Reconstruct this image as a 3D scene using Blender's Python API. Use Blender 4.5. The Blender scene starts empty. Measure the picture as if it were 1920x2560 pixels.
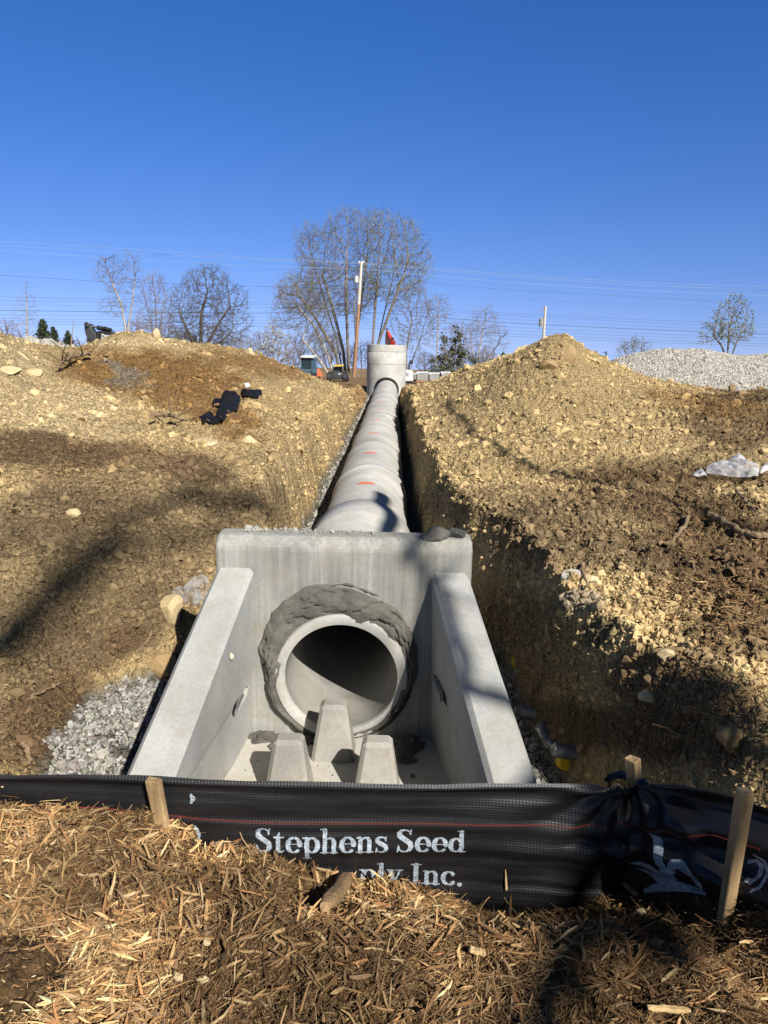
import bpy, bmesh, math, random
import numpy as np
from mathutils import Vector, Matrix, Euler

random.seed(7)
RNG = np.random.default_rng(11)
C = bpy.context.scene.collection
PI = math.pi

# ------------------------------------------------------------------ camera model
F = 1849.0                                  # focal length in photo pixels (26 mm on a 36 mm tall frame)
PITCH, YAW, ROLL = math.radians(12.75), math.radians(0.45), math.radians(1.2)
CAMP = np.array([0.0, 0.0, 2.43])
_f = np.array([-math.sin(YAW) * math.cos(PITCH), math.cos(YAW) * math.cos(PITCH), -math.sin(PITCH)])
_r0 = np.array([math.cos(YAW), math.sin(YAW), 0.0])
_u0 = np.cross(_r0, _f)
_r = _r0 * math.cos(ROLL) + _u0 * math.sin(ROLL)
_u = _u0 * math.cos(ROLL) - _r0 * math.sin(ROLL)


def ray(px, py):
    return _f + _r * ((px - 960) / F) + _u * ((1280 - py) / F)


def at(px, py, Y):
    """world point where the sight line of a photo pixel meets the vertical plane at distance Y"""
    d = ray(px, py)
    return CAMP + d * (Y / d[1])


def atz(px, py, z):
    d = ray(px, py)
    return CAMP + d * ((z - CAMP[2]) / d[2])


def project(P):
    q = np.asarray(P, float) - CAMP
    dz = q @ _f
    dz = np.where(dz < 0.05, 0.05, dz)
    return 960 + F * (q @ _r) / dz, 1280 - F * (q @ _u) / dz


# ------------------------------------------------------------------ numeric noise
def _hash(ix, iy, seed):
    h = (ix.astype(np.int64) * 374761393 + iy.astype(np.int64) * 668265263 + seed * 982451653) & 0xFFFFFFFF
    h = ((h ^ (h >> 13)) * 1274126177) & 0xFFFFFFFF
    h = h ^ (h >> 16)
    return (h & 0xFFFFFF) / float(0xFFFFFF)


def vnoise(x, y, seed=0):
    ix, iy = np.floor(x), np.floor(y)
    fx, fy = x - ix, y - iy
    fx, fy = fx * fx * (3 - 2 * fx), fy * fy * (3 - 2 * fy)
    a, b = _hash(ix, iy, seed), _hash(ix + 1, iy, seed)
    c, d = _hash(ix, iy + 1, seed), _hash(ix + 1, iy + 1, seed)
    return (a + (b - a) * fx) * (1 - fy) + (c + (d - c) * fx) * fy


def fbm(x, y, octv=4, seed=0, gain=0.5):
    s, a, t = 0.0, 1.0, 0.0
    for k in range(octv):
        s = s + a * (vnoise(x, y, seed + 17 * k) - 0.5)
        t += a
        a *= gain
        x, y = x * 2.03 + 11.3, y * 2.03 - 7.7
    return s / t * 2


def worley(x, y, seed=0):
    ix, iy = np.floor(x), np.floor(y)
    f1 = np.full(x.shape, 9.0)
    cid = np.zeros(x.shape)
    for dx in (-1, 0, 1):
        for dy in (-1, 0, 1):
            cx, cy = ix + dx, iy + dy
            jx = cx + _hash(cx, cy, seed)
            jy = cy + _hash(cx, cy, seed + 5)
            d = (jx - x) ** 2 + (jy - y) ** 2
            m = d < f1
            f1 = np.where(m, d, f1)
            cid = np.where(m, _hash(cx, cy, seed + 9), cid)
    return np.sqrt(f1), cid


def sstep(a, b, x):
    t = np.clip((x - a) / (b - a), 0, 1)
    return t * t * (3 - 2 * t)


# ------------------------------------------------------------------ terrain
AX = -0.277            # pipe axis
FENCE_Y = 2.30
_ctrl_px = [
    # left bench and slope beside the headwall
    (-250, 1300, 5.4), (0, 1300, 5.5), (0, 1600, 4.2), (0, 1850, 3.5), (-250, 1600, 4.0), (-300, 1850, 3.3),
    (250, 1400, 5.3), (550, 1340, 6.0), (330, 1250, 6.0), (150, 1450, 4.9), (120, 1700, 4.1),
    (640, 1200, 6.9), (500, 1200, 6.9), (300, 1180, 6.7), (0, 1170, 6.6), (-300, 1160, 6.6),
    # foot of the left heaps
    (640, 1125, 8.3), (300, 1120, 7.7), (0, 1095, 7.7), (-300, 1090, 7.7), (790, 1160, 8.4),
    # pale heap on the far left
    (0, 853, 11.0), (-150, 820, 11.0), (-350, 820, 11.0), (25, 870, 11.0), (58, 889, 11.2), (100, 903, 11.4), (170, 935, 11.4),
    (100, 1030, 9.2), (-200, 1000, 9.2), (250, 1020, 9.8), (0, 980, 9.4),
    # brown heap
    (185, 876, 14.0), (230, 866, 14.0), (310, 844, 14.0), (347, 844, 14.0), (436, 871, 14.0), (500, 878, 14.5), (579, 882, 15.0), (640, 887, 16.0),
    (690, 905, 17.0), (735, 925, 18.0), (790, 945, 20.0), (840, 965, 21.5),
    (400, 1000, 11.0), (550, 1030, 10.2), (300, 940, 12.4), (480, 940, 12.5), (650, 950, 13.5), (700, 1020, 12.5), (780, 1060, 11.5),
    (830, 1010, 16.0), (890, 990, 21.0),
    # right bank beside the headwall
    (1050, 1330, 5.7), (1180, 1345, 5.3), (1215, 1420, 4.9), (1350, 1560, 4.0), (1440, 1700, 3.3), (1560, 1830, 2.85),
    (1700, 1500, 4.1), (1900, 1700, 3.1), (1900, 1400, 4.7), (1900, 1250, 6.0), (1500, 1300, 5.6), (1300, 1300, 5.6),
    (1300, 1210, 6.8), (1100, 1215, 6.8), (1600, 1185, 7.2), (1300, 1160, 7.6), (1850, 1190, 7.0), (2200, 1250, 6.0), (2200, 1600, 3.5),
    # right heap
    (1100, 1000, 14.0), (1060, 1080, 10.5), (1250, 900, 15.0), (1330, 862, 14.0), (1372, 840, 13.2), (1400, 836, 13.0), (1425, 848, 13.0), (1180, 922, 16.5), (1135, 936, 18.5), (1110, 946, 19.0), (1075, 957, 20.5), (1042, 968, 22.5),
    (1450, 880, 13.0), (1500, 905, 13.0), (1560, 945, 12.8), (1620, 967, 12.5), (1700, 982, 12.2), (1900, 985, 12.0), (2200, 985, 12.0),
    (1300, 1050, 9.9), (1400, 950, 11.4), (1600, 1080, 9.0), (1850, 1090, 8.6), (1500, 1010, 10.4), (1200, 1010, 11.6), (2200, 1090, 8.5), (1750, 1030, 10.3),
]
_ctrl = [tuple(at(*c)) for c in _ctrl_px]
for _u_ in (-0.75, -0.55, -0.4, -0.25, -0.12, 0.12, 0.25, 0.4, 0.55, 0.75):
    for _Y, _z in ((19.5 if abs(_u_) > 0.3 else 24.0, 1.25 if abs(_u_) > .2 else .95), (30.0, 0.75), (44.0, 0.2), (58.0, -0.1), (85.0, -1.4), (150.0, -6.0), (400.0, -26.0)):
        _ctrl.append((_u_ * _Y, _Y, _z))
for _u_ in (-0.8, -0.4, 0, 0.4, 0.8):
    _ctrl.append((_u_ * 3.0, 2.2, 0.55))
    _ctrl.append((_u_ * 2.0, -1.0, 0.7))
_ctrl = np.array(_ctrl)


def _warp(X, Y):
    Yc = np.clip(Y, -1.2, 400)
    return np.stack([np.clip(X / (Yc + 2.0), -0.68, 0.68) * 2.2, np.log(Yc + 2.0)], -1)


_cw = _warp(_ctrl[:, 0], _ctrl[:, 1])


def _kern(r2):
    return 0.5 * r2 * np.log(r2 + 1e-9)


_n = len(_cw)
_A = np.zeros((_n + 3, _n + 3))
_d2 = ((_cw[:, None] - _cw[None]) ** 2).sum(-1)
_A[:_n, :_n] = _kern(_d2) + np.eye(_n) * 2e-4
_A[:_n, _n] = 1
_A[:_n, _n + 1:] = _cw
_A[_n, :_n] = 1
_A[_n + 1:, :_n] = _cw.T
_w = np.linalg.lstsq(_A, np.concatenate([_ctrl[:, 2], np.zeros(3)]), rcond=None)[0]


def tps(X, Y):
    sh = X.shape
    q = _warp(X.ravel(), Y.ravel())
    out = np.empty(len(q))
    for i in range(0, len(q), 60000):
        qq = q[i:i + 60000]
        d2 = ((qq[:, None] - _cw[None]) ** 2).sum(-1)
        out[i:i + 60000] = _kern(d2) @ _w[:_n] + _w[_n] + qq @ _w[_n + 1:]
    return np.clip(out, np.where(Y.ravel() > 36, -60, 0.2), 3.4).reshape(sh)


# plan of the excavation: foot of each side, and how far the side leans back
_XLY = [2.3, 3.6, 4.6, 4.95, 5.25, 6.0, 6.3, 7.0, 12, 31.8, 32.6, 37]
_XLV = [-1.92, -1.86, -1.93, -1.68, -1.42, -1.22, -1.00, -1.01, -1.05, -1.07, -1.6, -1.6]
_WLV = [1.1, 1.0, 0.8, 0.7, 0.55, 0.38, 0.26, 0.28, 0.28, 0.28, 0.5, 0.5]
_XRY = [2.3, 3.0, 3.5, 4.0, 4.5, 5.3, 6.2, 8, 12, 31.8, 32.6, 37]
_XRV = [1.36, 1.26, 1.13, 1.02, 0.96, 0.88, 0.52, 0.34, 0.32, 0.32, 0.75, 0.75]
_WRV = [0.40, 0.34, 0.28, 0.22, 0.16, 0.16, 0.18, 0.16, 0.16, 0.2, 0.5, 0.5]


def excav(X, Y):
    """0 on the excavation floor, 1 on undisturbed ground"""
    wob = 0.025 * fbm(X * 8, Y * 9, 3, 33) + 0.10 * fbm(X * 0.4 + 3, Y * 1.3, 3, 31) + 0.04 * fbm(X * 2, Y * 5, 2, 37)
    tl = (np.interp(Y, _XLY, _XLV) - X + wob) / np.interp(Y, _XLY, _WLV)
    tr = (X - np.interp(Y, _XRY, _XRV) + wob * 0.8) / np.interp(Y, _XRY, _WRV)
    te = (Y - 35.6) / 0.6
    t = np.clip(np.maximum(np.maximum(tl, tr), te), 0, 1)
    return t


_cx = at(1585, 1962, FENCE_Y)[0]
_ex = at(1920, 2028, 1.93)[0]
_FX = [-6, _cx, _ex, _ex + (_ex - _cx) * 2]
_FYV = [FENCE_Y, FENCE_Y, 1.93, 1.93 - (FENCE_Y - 1.93) * 2]


def fence_y(X):
    return np.interp(X, _FX, _FYV)


_mpx = [(-300, 1985), (0, 1992), (100, 2010), (330, 2032), (490, 2050), (505, 2100), (700, 2118), (740, 2150), (850, 2195), (1000, 2195), (1100, 2222),
        (1200, 2275), (1300, 2295), (1440, 2285), (1550, 2222), (1650, 2195), (1760, 2180), (1850, 2200), (1960, 2210), (2200, 2210)]
_mX, _mZ = [], []
for _a, _b in _mpx:
    _q = at(_a, _b, FENCE_Y if _a < 1590 else FENCE_Y - (_a - 1585) * 0.00112)
    _mX.append(_q[0]); _mZ.append(_q[2])


def mulch_base(X, Y):
    zf = np.interp(X, _mX, _mZ)
    fy = fence_y(X)
    s = sstep(fy - 0.62, fy - 0.02, Y)
    body = 0.86 + 0.06 * fbm(X * 1.3 + 5, Y * 1.3, 3, 41) - 0.05 * sstep(0.1, 1.2, X)
    return body * (1 - s) + zf * s


def gbase(X, Y):
    S = excav(X, Y)
    base = tps(X, Y)
    floor = -0.01 + 0.20 * sstep(-0.55, -1.1, X) * sstep(5.2, 6.2, Y) + 0.05 * sstep(3.9, 2.8, Y)
    floor = floor + 0.35 * sstep(0.15, 0.4, X) * sstep(5.2, 6.5, Y)
    S2 = np.where(S < 1, 1 - (1 - S) ** 1.6, 1)
    z = floor + (base - floor) * S2
    inw = (np.abs(X - AX) < .66 + .10 * (4.26 - Y)) & (Y < 4.33) & (Y > 2.8)
    z = np.where(inw, -.25, z)
    fy = fence_y(X)
    m = sstep(fy + 0.05, fy + 0.005, Y)
    return z * (1 - m) + mulch_base(X, Y) * m


def gnoise(X, Y):
    S = excav(X, Y)
    fy = fence_y(X)
    mul = sstep(fy + 0.05, fy + 0.0, Y)
    far = sstep(60, 25, Y)
    rough = (0.25 + 0.75 * S) * far
    n = 0.10 * fbm(X * 0.7, Y * 0.7, 4, 51) * rough * sstep(3.0, 8.0, Y)
    n = n + 0.05 * fbm(X * 3.1, Y * 3.1, 3, 57) * rough
    w1, _ = worley(X * 6.0 + fbm(X * 4, Y * 4, 2, 3) * .5, Y * 6.0, 61)
    w2, _ = worley(X * 15.0, Y * 15.0 + fbm(X * 9, Y * 9, 2, 4) * .5, 67)
    patch = sstep(0.15, 0.7, fbm(X * .9, Y * .9, 2, 71) * .5 + .5)
    w3, c3 = worley(X * 36.0 + fbm(X * 12, Y * 12, 2, 5), Y * 36.0, 69)
    n = n + (0.085 * (0.5 - w1) * patch + 0.042 * (0.5 - w2) * (.4 + patch) + .014 * (0.5 - w3) * (.5 + c3)) * rough
    n = n + 0.022 * fbm(X * 26, Y * 26, 3, 73) * rough
    nm = 0.055 * fbm(X * 4.5, Y * 4.5, 4, 81) + 0.016 * fbm(X * 28, Y * 28, 2, 83)
    return n * (1 - mul) + nm * mul


def ground(X, Y):
    X, Y = np.asarray(X, float), np.asarray(Y, float)
    return gbase(X, Y) + gnoise(X, Y)


def ground_hit(px, py, y0=1.0, y1=40.0):
    """where sight lines of photo pixels meet the ground"""
    px, py = np.atleast_1d(np.asarray(px, float)), np.atleast_1d(np.asarray(py, float))
    d = _f[None] + _r[None] * ((px - 960) / F)[:, None] + _u[None] * ((1280 - py) / F)[:, None]
    d = d / d[:, 1:2]
    ys = np.geomspace(y0, y1, 700)
    P = CAMP[None, None] + d[:, None] * ys[None, :, None]
    dz = P[..., 2] - gbase(P[..., 0], P[..., 1])
    hit = dz < 0
    k = np.clip(np.where(hit.any(1), hit.argmax(1), len(ys) - 1), 1, None)
    r = np.arange(len(k))
    a, b = dz[r, k - 1], dz[r, k]
    t = np.clip(a / np.where(np.abs(a - b) < 1e-6, 1e-6, a - b), 0, 1)[:, None]
    return P[r, k - 1] * (1 - t) + P[r, k] * t


def gh(px, py, y0=1.0):
    return ground_hit([px], [py], y0)[0]


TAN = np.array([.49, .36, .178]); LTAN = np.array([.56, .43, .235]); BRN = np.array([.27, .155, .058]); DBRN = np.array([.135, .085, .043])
GRY = np.array([.245, .205, .155]); MUL = np.array([.17, .11, .058]); BLK = np.array([.045, .038, .03]); MID = np.array([.285, .205, .108]); SOIL = np.array([.172, .120, .066])
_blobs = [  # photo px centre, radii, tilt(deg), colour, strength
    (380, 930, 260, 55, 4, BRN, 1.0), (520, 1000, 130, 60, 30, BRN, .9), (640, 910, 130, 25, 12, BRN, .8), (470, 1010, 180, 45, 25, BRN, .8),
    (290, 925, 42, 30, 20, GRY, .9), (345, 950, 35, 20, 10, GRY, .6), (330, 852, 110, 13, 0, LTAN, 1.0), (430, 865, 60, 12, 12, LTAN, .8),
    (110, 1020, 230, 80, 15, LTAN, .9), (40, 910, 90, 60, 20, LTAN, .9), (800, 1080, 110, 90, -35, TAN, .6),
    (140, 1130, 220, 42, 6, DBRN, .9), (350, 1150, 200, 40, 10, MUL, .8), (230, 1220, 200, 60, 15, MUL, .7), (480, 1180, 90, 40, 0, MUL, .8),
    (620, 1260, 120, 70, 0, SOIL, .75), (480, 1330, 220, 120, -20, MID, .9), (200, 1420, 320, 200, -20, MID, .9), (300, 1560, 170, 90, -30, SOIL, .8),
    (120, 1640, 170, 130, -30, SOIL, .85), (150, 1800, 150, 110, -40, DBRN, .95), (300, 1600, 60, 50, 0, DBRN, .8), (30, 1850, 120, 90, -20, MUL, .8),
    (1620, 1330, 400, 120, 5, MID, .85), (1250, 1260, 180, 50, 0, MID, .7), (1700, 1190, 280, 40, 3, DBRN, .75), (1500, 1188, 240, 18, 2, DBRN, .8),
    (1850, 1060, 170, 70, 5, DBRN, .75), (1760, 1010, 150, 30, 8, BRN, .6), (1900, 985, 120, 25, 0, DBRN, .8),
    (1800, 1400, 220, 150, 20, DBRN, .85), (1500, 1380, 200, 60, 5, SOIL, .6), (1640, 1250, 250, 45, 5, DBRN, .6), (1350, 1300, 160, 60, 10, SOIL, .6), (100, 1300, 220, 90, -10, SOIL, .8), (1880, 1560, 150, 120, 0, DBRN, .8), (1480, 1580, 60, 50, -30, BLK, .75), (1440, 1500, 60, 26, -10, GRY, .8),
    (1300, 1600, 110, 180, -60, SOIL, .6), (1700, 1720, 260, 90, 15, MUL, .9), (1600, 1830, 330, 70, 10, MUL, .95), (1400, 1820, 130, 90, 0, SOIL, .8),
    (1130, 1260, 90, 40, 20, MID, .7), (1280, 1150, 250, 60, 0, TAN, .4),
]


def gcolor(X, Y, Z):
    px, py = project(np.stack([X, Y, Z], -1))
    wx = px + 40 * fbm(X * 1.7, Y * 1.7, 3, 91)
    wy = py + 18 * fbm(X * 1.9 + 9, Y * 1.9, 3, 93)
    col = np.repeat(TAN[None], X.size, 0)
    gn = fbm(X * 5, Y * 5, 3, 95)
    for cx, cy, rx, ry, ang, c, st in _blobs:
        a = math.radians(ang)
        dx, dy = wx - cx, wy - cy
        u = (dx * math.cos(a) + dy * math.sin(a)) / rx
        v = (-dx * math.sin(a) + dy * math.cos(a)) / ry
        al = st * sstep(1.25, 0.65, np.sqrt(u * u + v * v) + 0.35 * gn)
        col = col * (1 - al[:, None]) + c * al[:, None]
    farm = sstep(20, 26, Y)
    col = col * (1 - farm[:, None]) + np.array([.30, .19, .09]) * farm[:, None]
    S = excav(X, Y)
    fl = sstep(0.14, 0.02, S) * sstep(1.12, .98, X) * (Y > 2.4) * (Y < 36.5)
    col = col * (1 - fl[:, None]) + np.array([.20, .185, .155]) * fl[:, None]
    fm = (Y < fence_y(X) + 0.02)
    mc = np.array([.13, .078, .036]) * (1 + .35 * fbm(X * 9, Y * 9, 2, 97))[:, None]
    col = np.where(fm[:, None], mc, col)
    col = col * (1 + 0.22 * fbm(X * 3, Y * 3, 3, 99) + 0.14 * fbm(X * 22, Y * 22, 2, 101))[:, None]
    return np.clip(col, 0.01, 0.8)


# ------------------------------------------------------------------ material helpers
def new_mat(name):
    m = bpy.data.materials.new(name)
    m.use_nodes = True
    nt = m.node_tree
    return m, nt, nt.nodes['Principled BSDF'], nt.nodes, nt.links


def ramp(nodes, stops):
    r = nodes.new('ShaderNodeValToRGB')
    e = r.color_ramp.elements
    while len(e) < len(stops):
        e.new(0.5)
    for i, (p, c) in enumerate(stops):
        e[i].position = p
        e[i].color = (c, c, c, 1) if isinstance(c, (int, float)) else (*c, 1)
    return r


def noise_mat(name, stops, scale=8, detail=6, rough=0.85, bump=0.3, bscale=None, stretch=(1, 1, 1), metallic=0.0, spec=0.5, bdist=0.01, second=None):
    """Principled material: noise through a colour ramp, plus noise bump. second=(scale, lo, hi, stretch) multiplies in a coarser mottling."""
    m, nt, b, N, L = new_mat(name)
    tc = N.new('ShaderNodeTexCoord')
    mp = N.new('ShaderNodeMapping')
    mp.inputs['Scale'].default_value = stretch
    L.new(tc.outputs['Object'], mp.inputs['Vector'])
    n = N.new('ShaderNodeTexNoise')
    n.inputs['Scale'].default_value = scale
    n.inputs['Detail'].default_value = detail
    n.inputs['Roughness'].default_value = 0.65
    L.new(mp.outputs[0], n.inputs['Vector'])
    r = ramp(N, stops)
    L.new(n.outputs['Fac'], r.inputs['Fac'])
    out = r.outputs['Color']
    if second:
        mp2 = N.new('ShaderNodeMapping')
        mp2.inputs['Scale'].default_value = second[3]
        L.new(tc.outputs['Object'], mp2.inputs['Vector'])
        n2 = N.new('ShaderNodeTexNoise')
        n2.inputs['Scale'].default_value = second[0]
        n2.inputs['Detail'].default_value = 5
        L.new(mp2.outputs[0], n2.inputs['Vector'])
        r2 = ramp(N, [(0.35, second[1]), (0.65, second[2])])
        L.new(n2.outputs['Fac'], r2.inputs['Fac'])
        mx = N.new('ShaderNodeMix')
        mx.data_type = 'RGBA'
        mx.blend_type = 'MULTIPLY'
        mx.inputs[0].default_value = 1.0
        L.new(out, mx.inputs[6])
        L.new(r2.outputs['Color'], mx.inputs[7])
        out = mx.outputs[2]
    L.new(out, b.inputs['Base Color'])
    b.inputs['Roughness'].default_value = rough
    b.inputs['Metallic'].default_value = metallic
    b.inputs['Specular IOR Level'].default_value = spec
    if bump > 0:
        n3 = N.new('ShaderNodeTexNoise')
        n3.inputs['Scale'].default_value = bscale or scale * 6
        n3.inputs['Detail'].default_value = 5
        L.new(tc.outputs['Object'], n3.inputs['Vector'])
        bp = N.new('ShaderNodeBump')
        bp.inputs['Strength'].default_value = bump
        bp.inputs['Distance'].default_value = bdist
        L.new(n3.outputs['Fac'], bp.inputs['Height'])
        L.new(bp.outputs[0], b.inputs['Normal'])
    return m


def attr_mat(name, rough=0.9, var=0.35, nscale=40, bump=0.5, bdist=0.01, spec=0.2, fine=160, cells=()):
    """colour carried by the vertices, varied by two noises, with noise bump"""
    m, nt, b, N, L = new_mat(name)
    at_ = N.new('ShaderNodeAttribute')
    at_.attribute_name = 'Col'
    tc = N.new('ShaderNodeTexCoord')
    out = at_.outputs['Color']
    for s, amt in ((nscale, var), (fine, var * .7)):
        n = N.new('ShaderNodeTexNoise')
        n.inputs['Scale'].default_value = s
        n.inputs['Detail'].default_value = 5
        n.inputs['Roughness'].default_value = 0.7
        L.new(tc.outputs['Object'], n.inputs['Vector'])
        r = ramp(N, [(0.3, 1 - amt), (0.7, 1 + amt * .6)])
        L.new(n.outputs['Fac'], r.inputs['Fac'])
        mx = N.new('ShaderNodeMix')
        mx.data_type = 'RGBA'
        mx.blend_type = 'MULTIPLY'
        mx.inputs[0].default_value = 1
        L.new(out, mx.inputs[6])
        L.new(r.outputs['Color'], mx.inputs[7])
        out = mx.outputs[2]
    L.new(out, b.inputs['Base Color'])
    b.inputs['Roughness'].default_value = rough
    b.inputs['Specular IOR Level'].default_value = spec
    if bump:
        n = N.new('ShaderNodeTexNoise')
        n.inputs['Scale'].default_value = fine
        n.inputs['Detail'].default_value = 6
        n.inputs['Roughness'].default_value = 0.7
        L.new(tc.outputs['Object'], n.inputs['Vector'])
        bp = N.new('ShaderNodeBump')
        bp.inputs['Strength'].default_value = bump
        bp.inputs['Distance'].default_value = bdist
        L.new(n.outputs['Fac'], bp.inputs['Height'])
        nrm_ = bp.outputs[0]
        for cs, cd in cells:          # crumbly lumps
            wn = N.new('ShaderNodeTexNoise')
            wn.inputs['Scale'].default_value = cs * .8
            L.new(tc.outputs['Object'], wn.inputs['Vector'])
            av = N.new('ShaderNodeVectorMath')
            av.operation = 'MULTIPLY_ADD'
            av.inputs[1].default_value = (.9 / cs,) * 3
            L.new(wn.outputs['Color'], av.inputs[0])
            L.new(tc.outputs['Object'], av.inputs[2])
            vo = N.new('ShaderNodeTexVoronoi')
            vo.inputs['Scale'].default_value = cs
            L.new(av.outputs[0], vo.inputs['Vector'])
            b2 = N.new('ShaderNodeBump')
            b2.invert = True
            b2.inputs['Strength'].default_value = .9
            b2.inputs['Distance'].default_value = cd
            L.new(vo.outputs['Distance'], b2.inputs['Height'])
            L.new(nrm_, b2.inputs['Normal'])
            nrm_ = b2.outputs[0]
        L.new(nrm_, b.inputs['Normal'])
    return m


def flat_mat(name, col, rough=0.5, metallic=0.0, spec=0.5, var=0.12, scale=12):
    a = tuple(c * (1 - var) for c in col)
    b = tuple(min(1, c * (1 + var)) for c in col)
    return noise_mat(name, [(0.3, a), (0.7, b)], scale=scale, rough=rough, metallic=metallic, spec=spec, bump=0.05)


# ------------------------------------------------------------------ object helpers
def tag(o, label=None, cat=None, group=None, kind=None):
    if label: o['label'] = label
    if cat: o['category'] = cat
    if group: o['group'] = group
    if kind: o['kind'] = kind
    return o


def thing(name, label, cat, loc=(0, 0, 0), group=None, rz=0.0):
    o = bpy.data.objects.new(name, None)
    o.empty_display_size = 0.2
    o.location = tuple(float(v) for v in loc)
    o.rotation_euler = (0, 0, rz)
    C.objects.link(o)
    return tag(o, label, cat, group)


def link(name, me, mat, parent=None, world=True):
    for m in (mat if isinstance(mat, (list, tuple)) else [mat]):
        me.materials.append(m)
    o = bpy.data.objects.new(name, me)
    C.objects.link(o)
    if parent is not None:
        o.parent = parent
        if world:      # geometry given in world coordinates
            p, M = parent, Matrix.Identity(4)
            while p is not None:
                M = (Matrix.Translation(p.location) @ p.rotation_euler.to_matrix().to_4x4()) @ M if p.type == 'EMPTY' else M
                p = p.parent
            if parent.type == 'EMPTY':
                o.matrix_parent_inverse = M.inverted()
    return o


def np_mesh(name, V, Fc, mat, parent=None, col=None, smooth=False, world=True, mi=None):
    me = bpy.data.meshes.new(name)
    V = np.ascontiguousarray(V, dtype=np.float32)
    Fc = np.ascontiguousarray(Fc, dtype=np.int32)
    me.vertices.add(len(V))
    me.vertices.foreach_set('co', V.ravel())
    me.loops.add(Fc.size)
    me.loops.foreach_set('vertex_index', Fc.ravel())
    me.polygons.add(len(Fc))
    me.polygons.foreach_set('loop_start', np.arange(len(Fc), dtype=np.int32) * Fc.shape[1])
    me.polygons.foreach_set('use_smooth', np.full(len(Fc), smooth))
    if mi is not None:
        me.polygons.foreach_set('material_index', mi.astype(np.int32))
    me.update(calc_edges=True)
    if col is not None:
        ca = me.color_attributes.new('Col', 'FLOAT_COLOR', 'POINT')
        ca.data.foreach_set('color', np.concatenate([col, np.ones((len(col), 1))], 1).astype(np.float32).ravel())
    return link(name, me, mat, parent, world)


class MB:
    def __init__(s):
        s.v, s.f = [], []

    def add(s, vs, fs):
        k = len(s.v)
        s.v += [tuple(map(float, v)) for v in vs]
        s.f += [tuple(i + k for i in f) for f in fs]
        return s

    def box(s, c, d, rot=None, taper=1.0):
        vs = []
        for z in (-.5, .5):
            t = taper if z > 0 else 1.0
            for x, y in ((-.5, -.5), (.5, -.5), (.5, .5), (-.5, .5)):
                v = Vector((x * d[0] * t, y * d[1] * t, z * d[2]))
                if rot: v = Euler(rot).to_matrix() @ v
                vs.append((v.x + c[0], v.y + c[1], v.z + c[2]))
        return s.add(vs, [(3, 2, 1, 0), (4, 5, 6, 7), (0, 1, 5, 4), (1, 2, 6, 5), (2, 3, 7, 6), (3, 0, 4, 7)])

    def hexa(s, b, t):
        return s.add(list(b) + list(t), [(3, 2, 1, 0), (4, 5, 6, 7), (0, 1, 5, 4), (1, 2, 6, 5), (2, 3, 7, 6), (3, 0, 4, 7)])

    def prism(s, poly, off):
        n = len(poly)
        vs = [tuple(p) for p in poly] + [tuple(np.asarray(p) + np.asarray(off)) for p in poly]
        fs = [tuple(range(n)), tuple(range(2 * n - 1, n - 1, -1))] + [(i, i + n, (i + 1) % n + n, (i + 1) % n) for i in range(n)]
        return s.add(vs, fs)

    def tube(s, pts, rad, n=8, cap=True):
        pts = [Vector(tuple(p)) for p in pts]
        if isinstance(rad, (int, float)): rad = [rad] * len(pts)
        k = len(s.v)
        prev = None
        for i, p in enumerate(pts):
            t = (pts[min(i + 1, len(pts) - 1)] - pts[max(i - 1, 0)]).normalized()
            if prev is None:
                a = t.orthogonal().normalized()
            else:
                a = (prev - t * prev.dot(t)).normalized()
            prev = a
            b = t.cross(a)
            for j in range(n):
                q = 2 * PI * j / n
                w = p + (a * math.cos(q) + b * math.sin(q)) * rad[i]
                s.v.append((w.x, w.y, w.z))
        for i in range(len(pts) - 1):
            for j in range(n):
                s.f.append((k + i * n + j, k + i * n + (j + 1) % n, k + (i + 1) * n + (j + 1) % n, k + (i + 1) * n + j))
        if cap:
            s.f.append(tuple(k + j for j in range(n - 1, -1, -1)))
            s.f.append(tuple(k + (len(pts) - 1) * n + j for j in range(n)))
        return s

    def lathe(s, prof, M, n=32, closed=False):
        """profile (radius, height) turned round the local z axis of M"""
        k = len(s.v)
        for r, h in prof:
            for j in range(n):
                q = 2 * PI * j / n
                w = M @ Vector((r * math.cos(q), r * math.sin(q), h))
                s.v.append((w.x, w.y, w.z))
        m = len(prof)
        for i in range(m if closed else m - 1):
            i2 = (i + 1) % m
            for j in range(n):
                s.f.append((k + i * n + j, k + i * n + (j + 1) % n, k + i2 * n + (j + 1) % n, k + i2 * n + j))
        return s

    def build(s, name, mat, parent=None, smooth=False, world=True, bevel=0.0, seg=2):
        me = bpy.data.meshes.new(name)
        me.from_pydata(s.v, [], s.f)
        me.update()
        if bevel or True:
            bm = bmesh.new()
            bm.from_mesh(me)
            bmesh.ops.recalc_face_normals(bm, faces=bm.faces)
            if bevel:
                es = [e for e in bm.edges if len(e.link_faces) == 2 and e.calc_face_angle(0) > 0.5]
                bmesh.ops.bevel(bm, geom=es, offset=bevel, segments=seg, profile=0.5, affect='EDGES', clamp_overlap=True)
            bm.to_mesh(me)
            bm.free()
        if smooth:
            me.polygons.foreach_set('use_smooth', [True] * len(me.polygons))
            try:
                me.set_sharp_from_angle(angle=math.radians(40))
            except Exception:
                pass
        return link(name, me, mat, parent, world)


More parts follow.
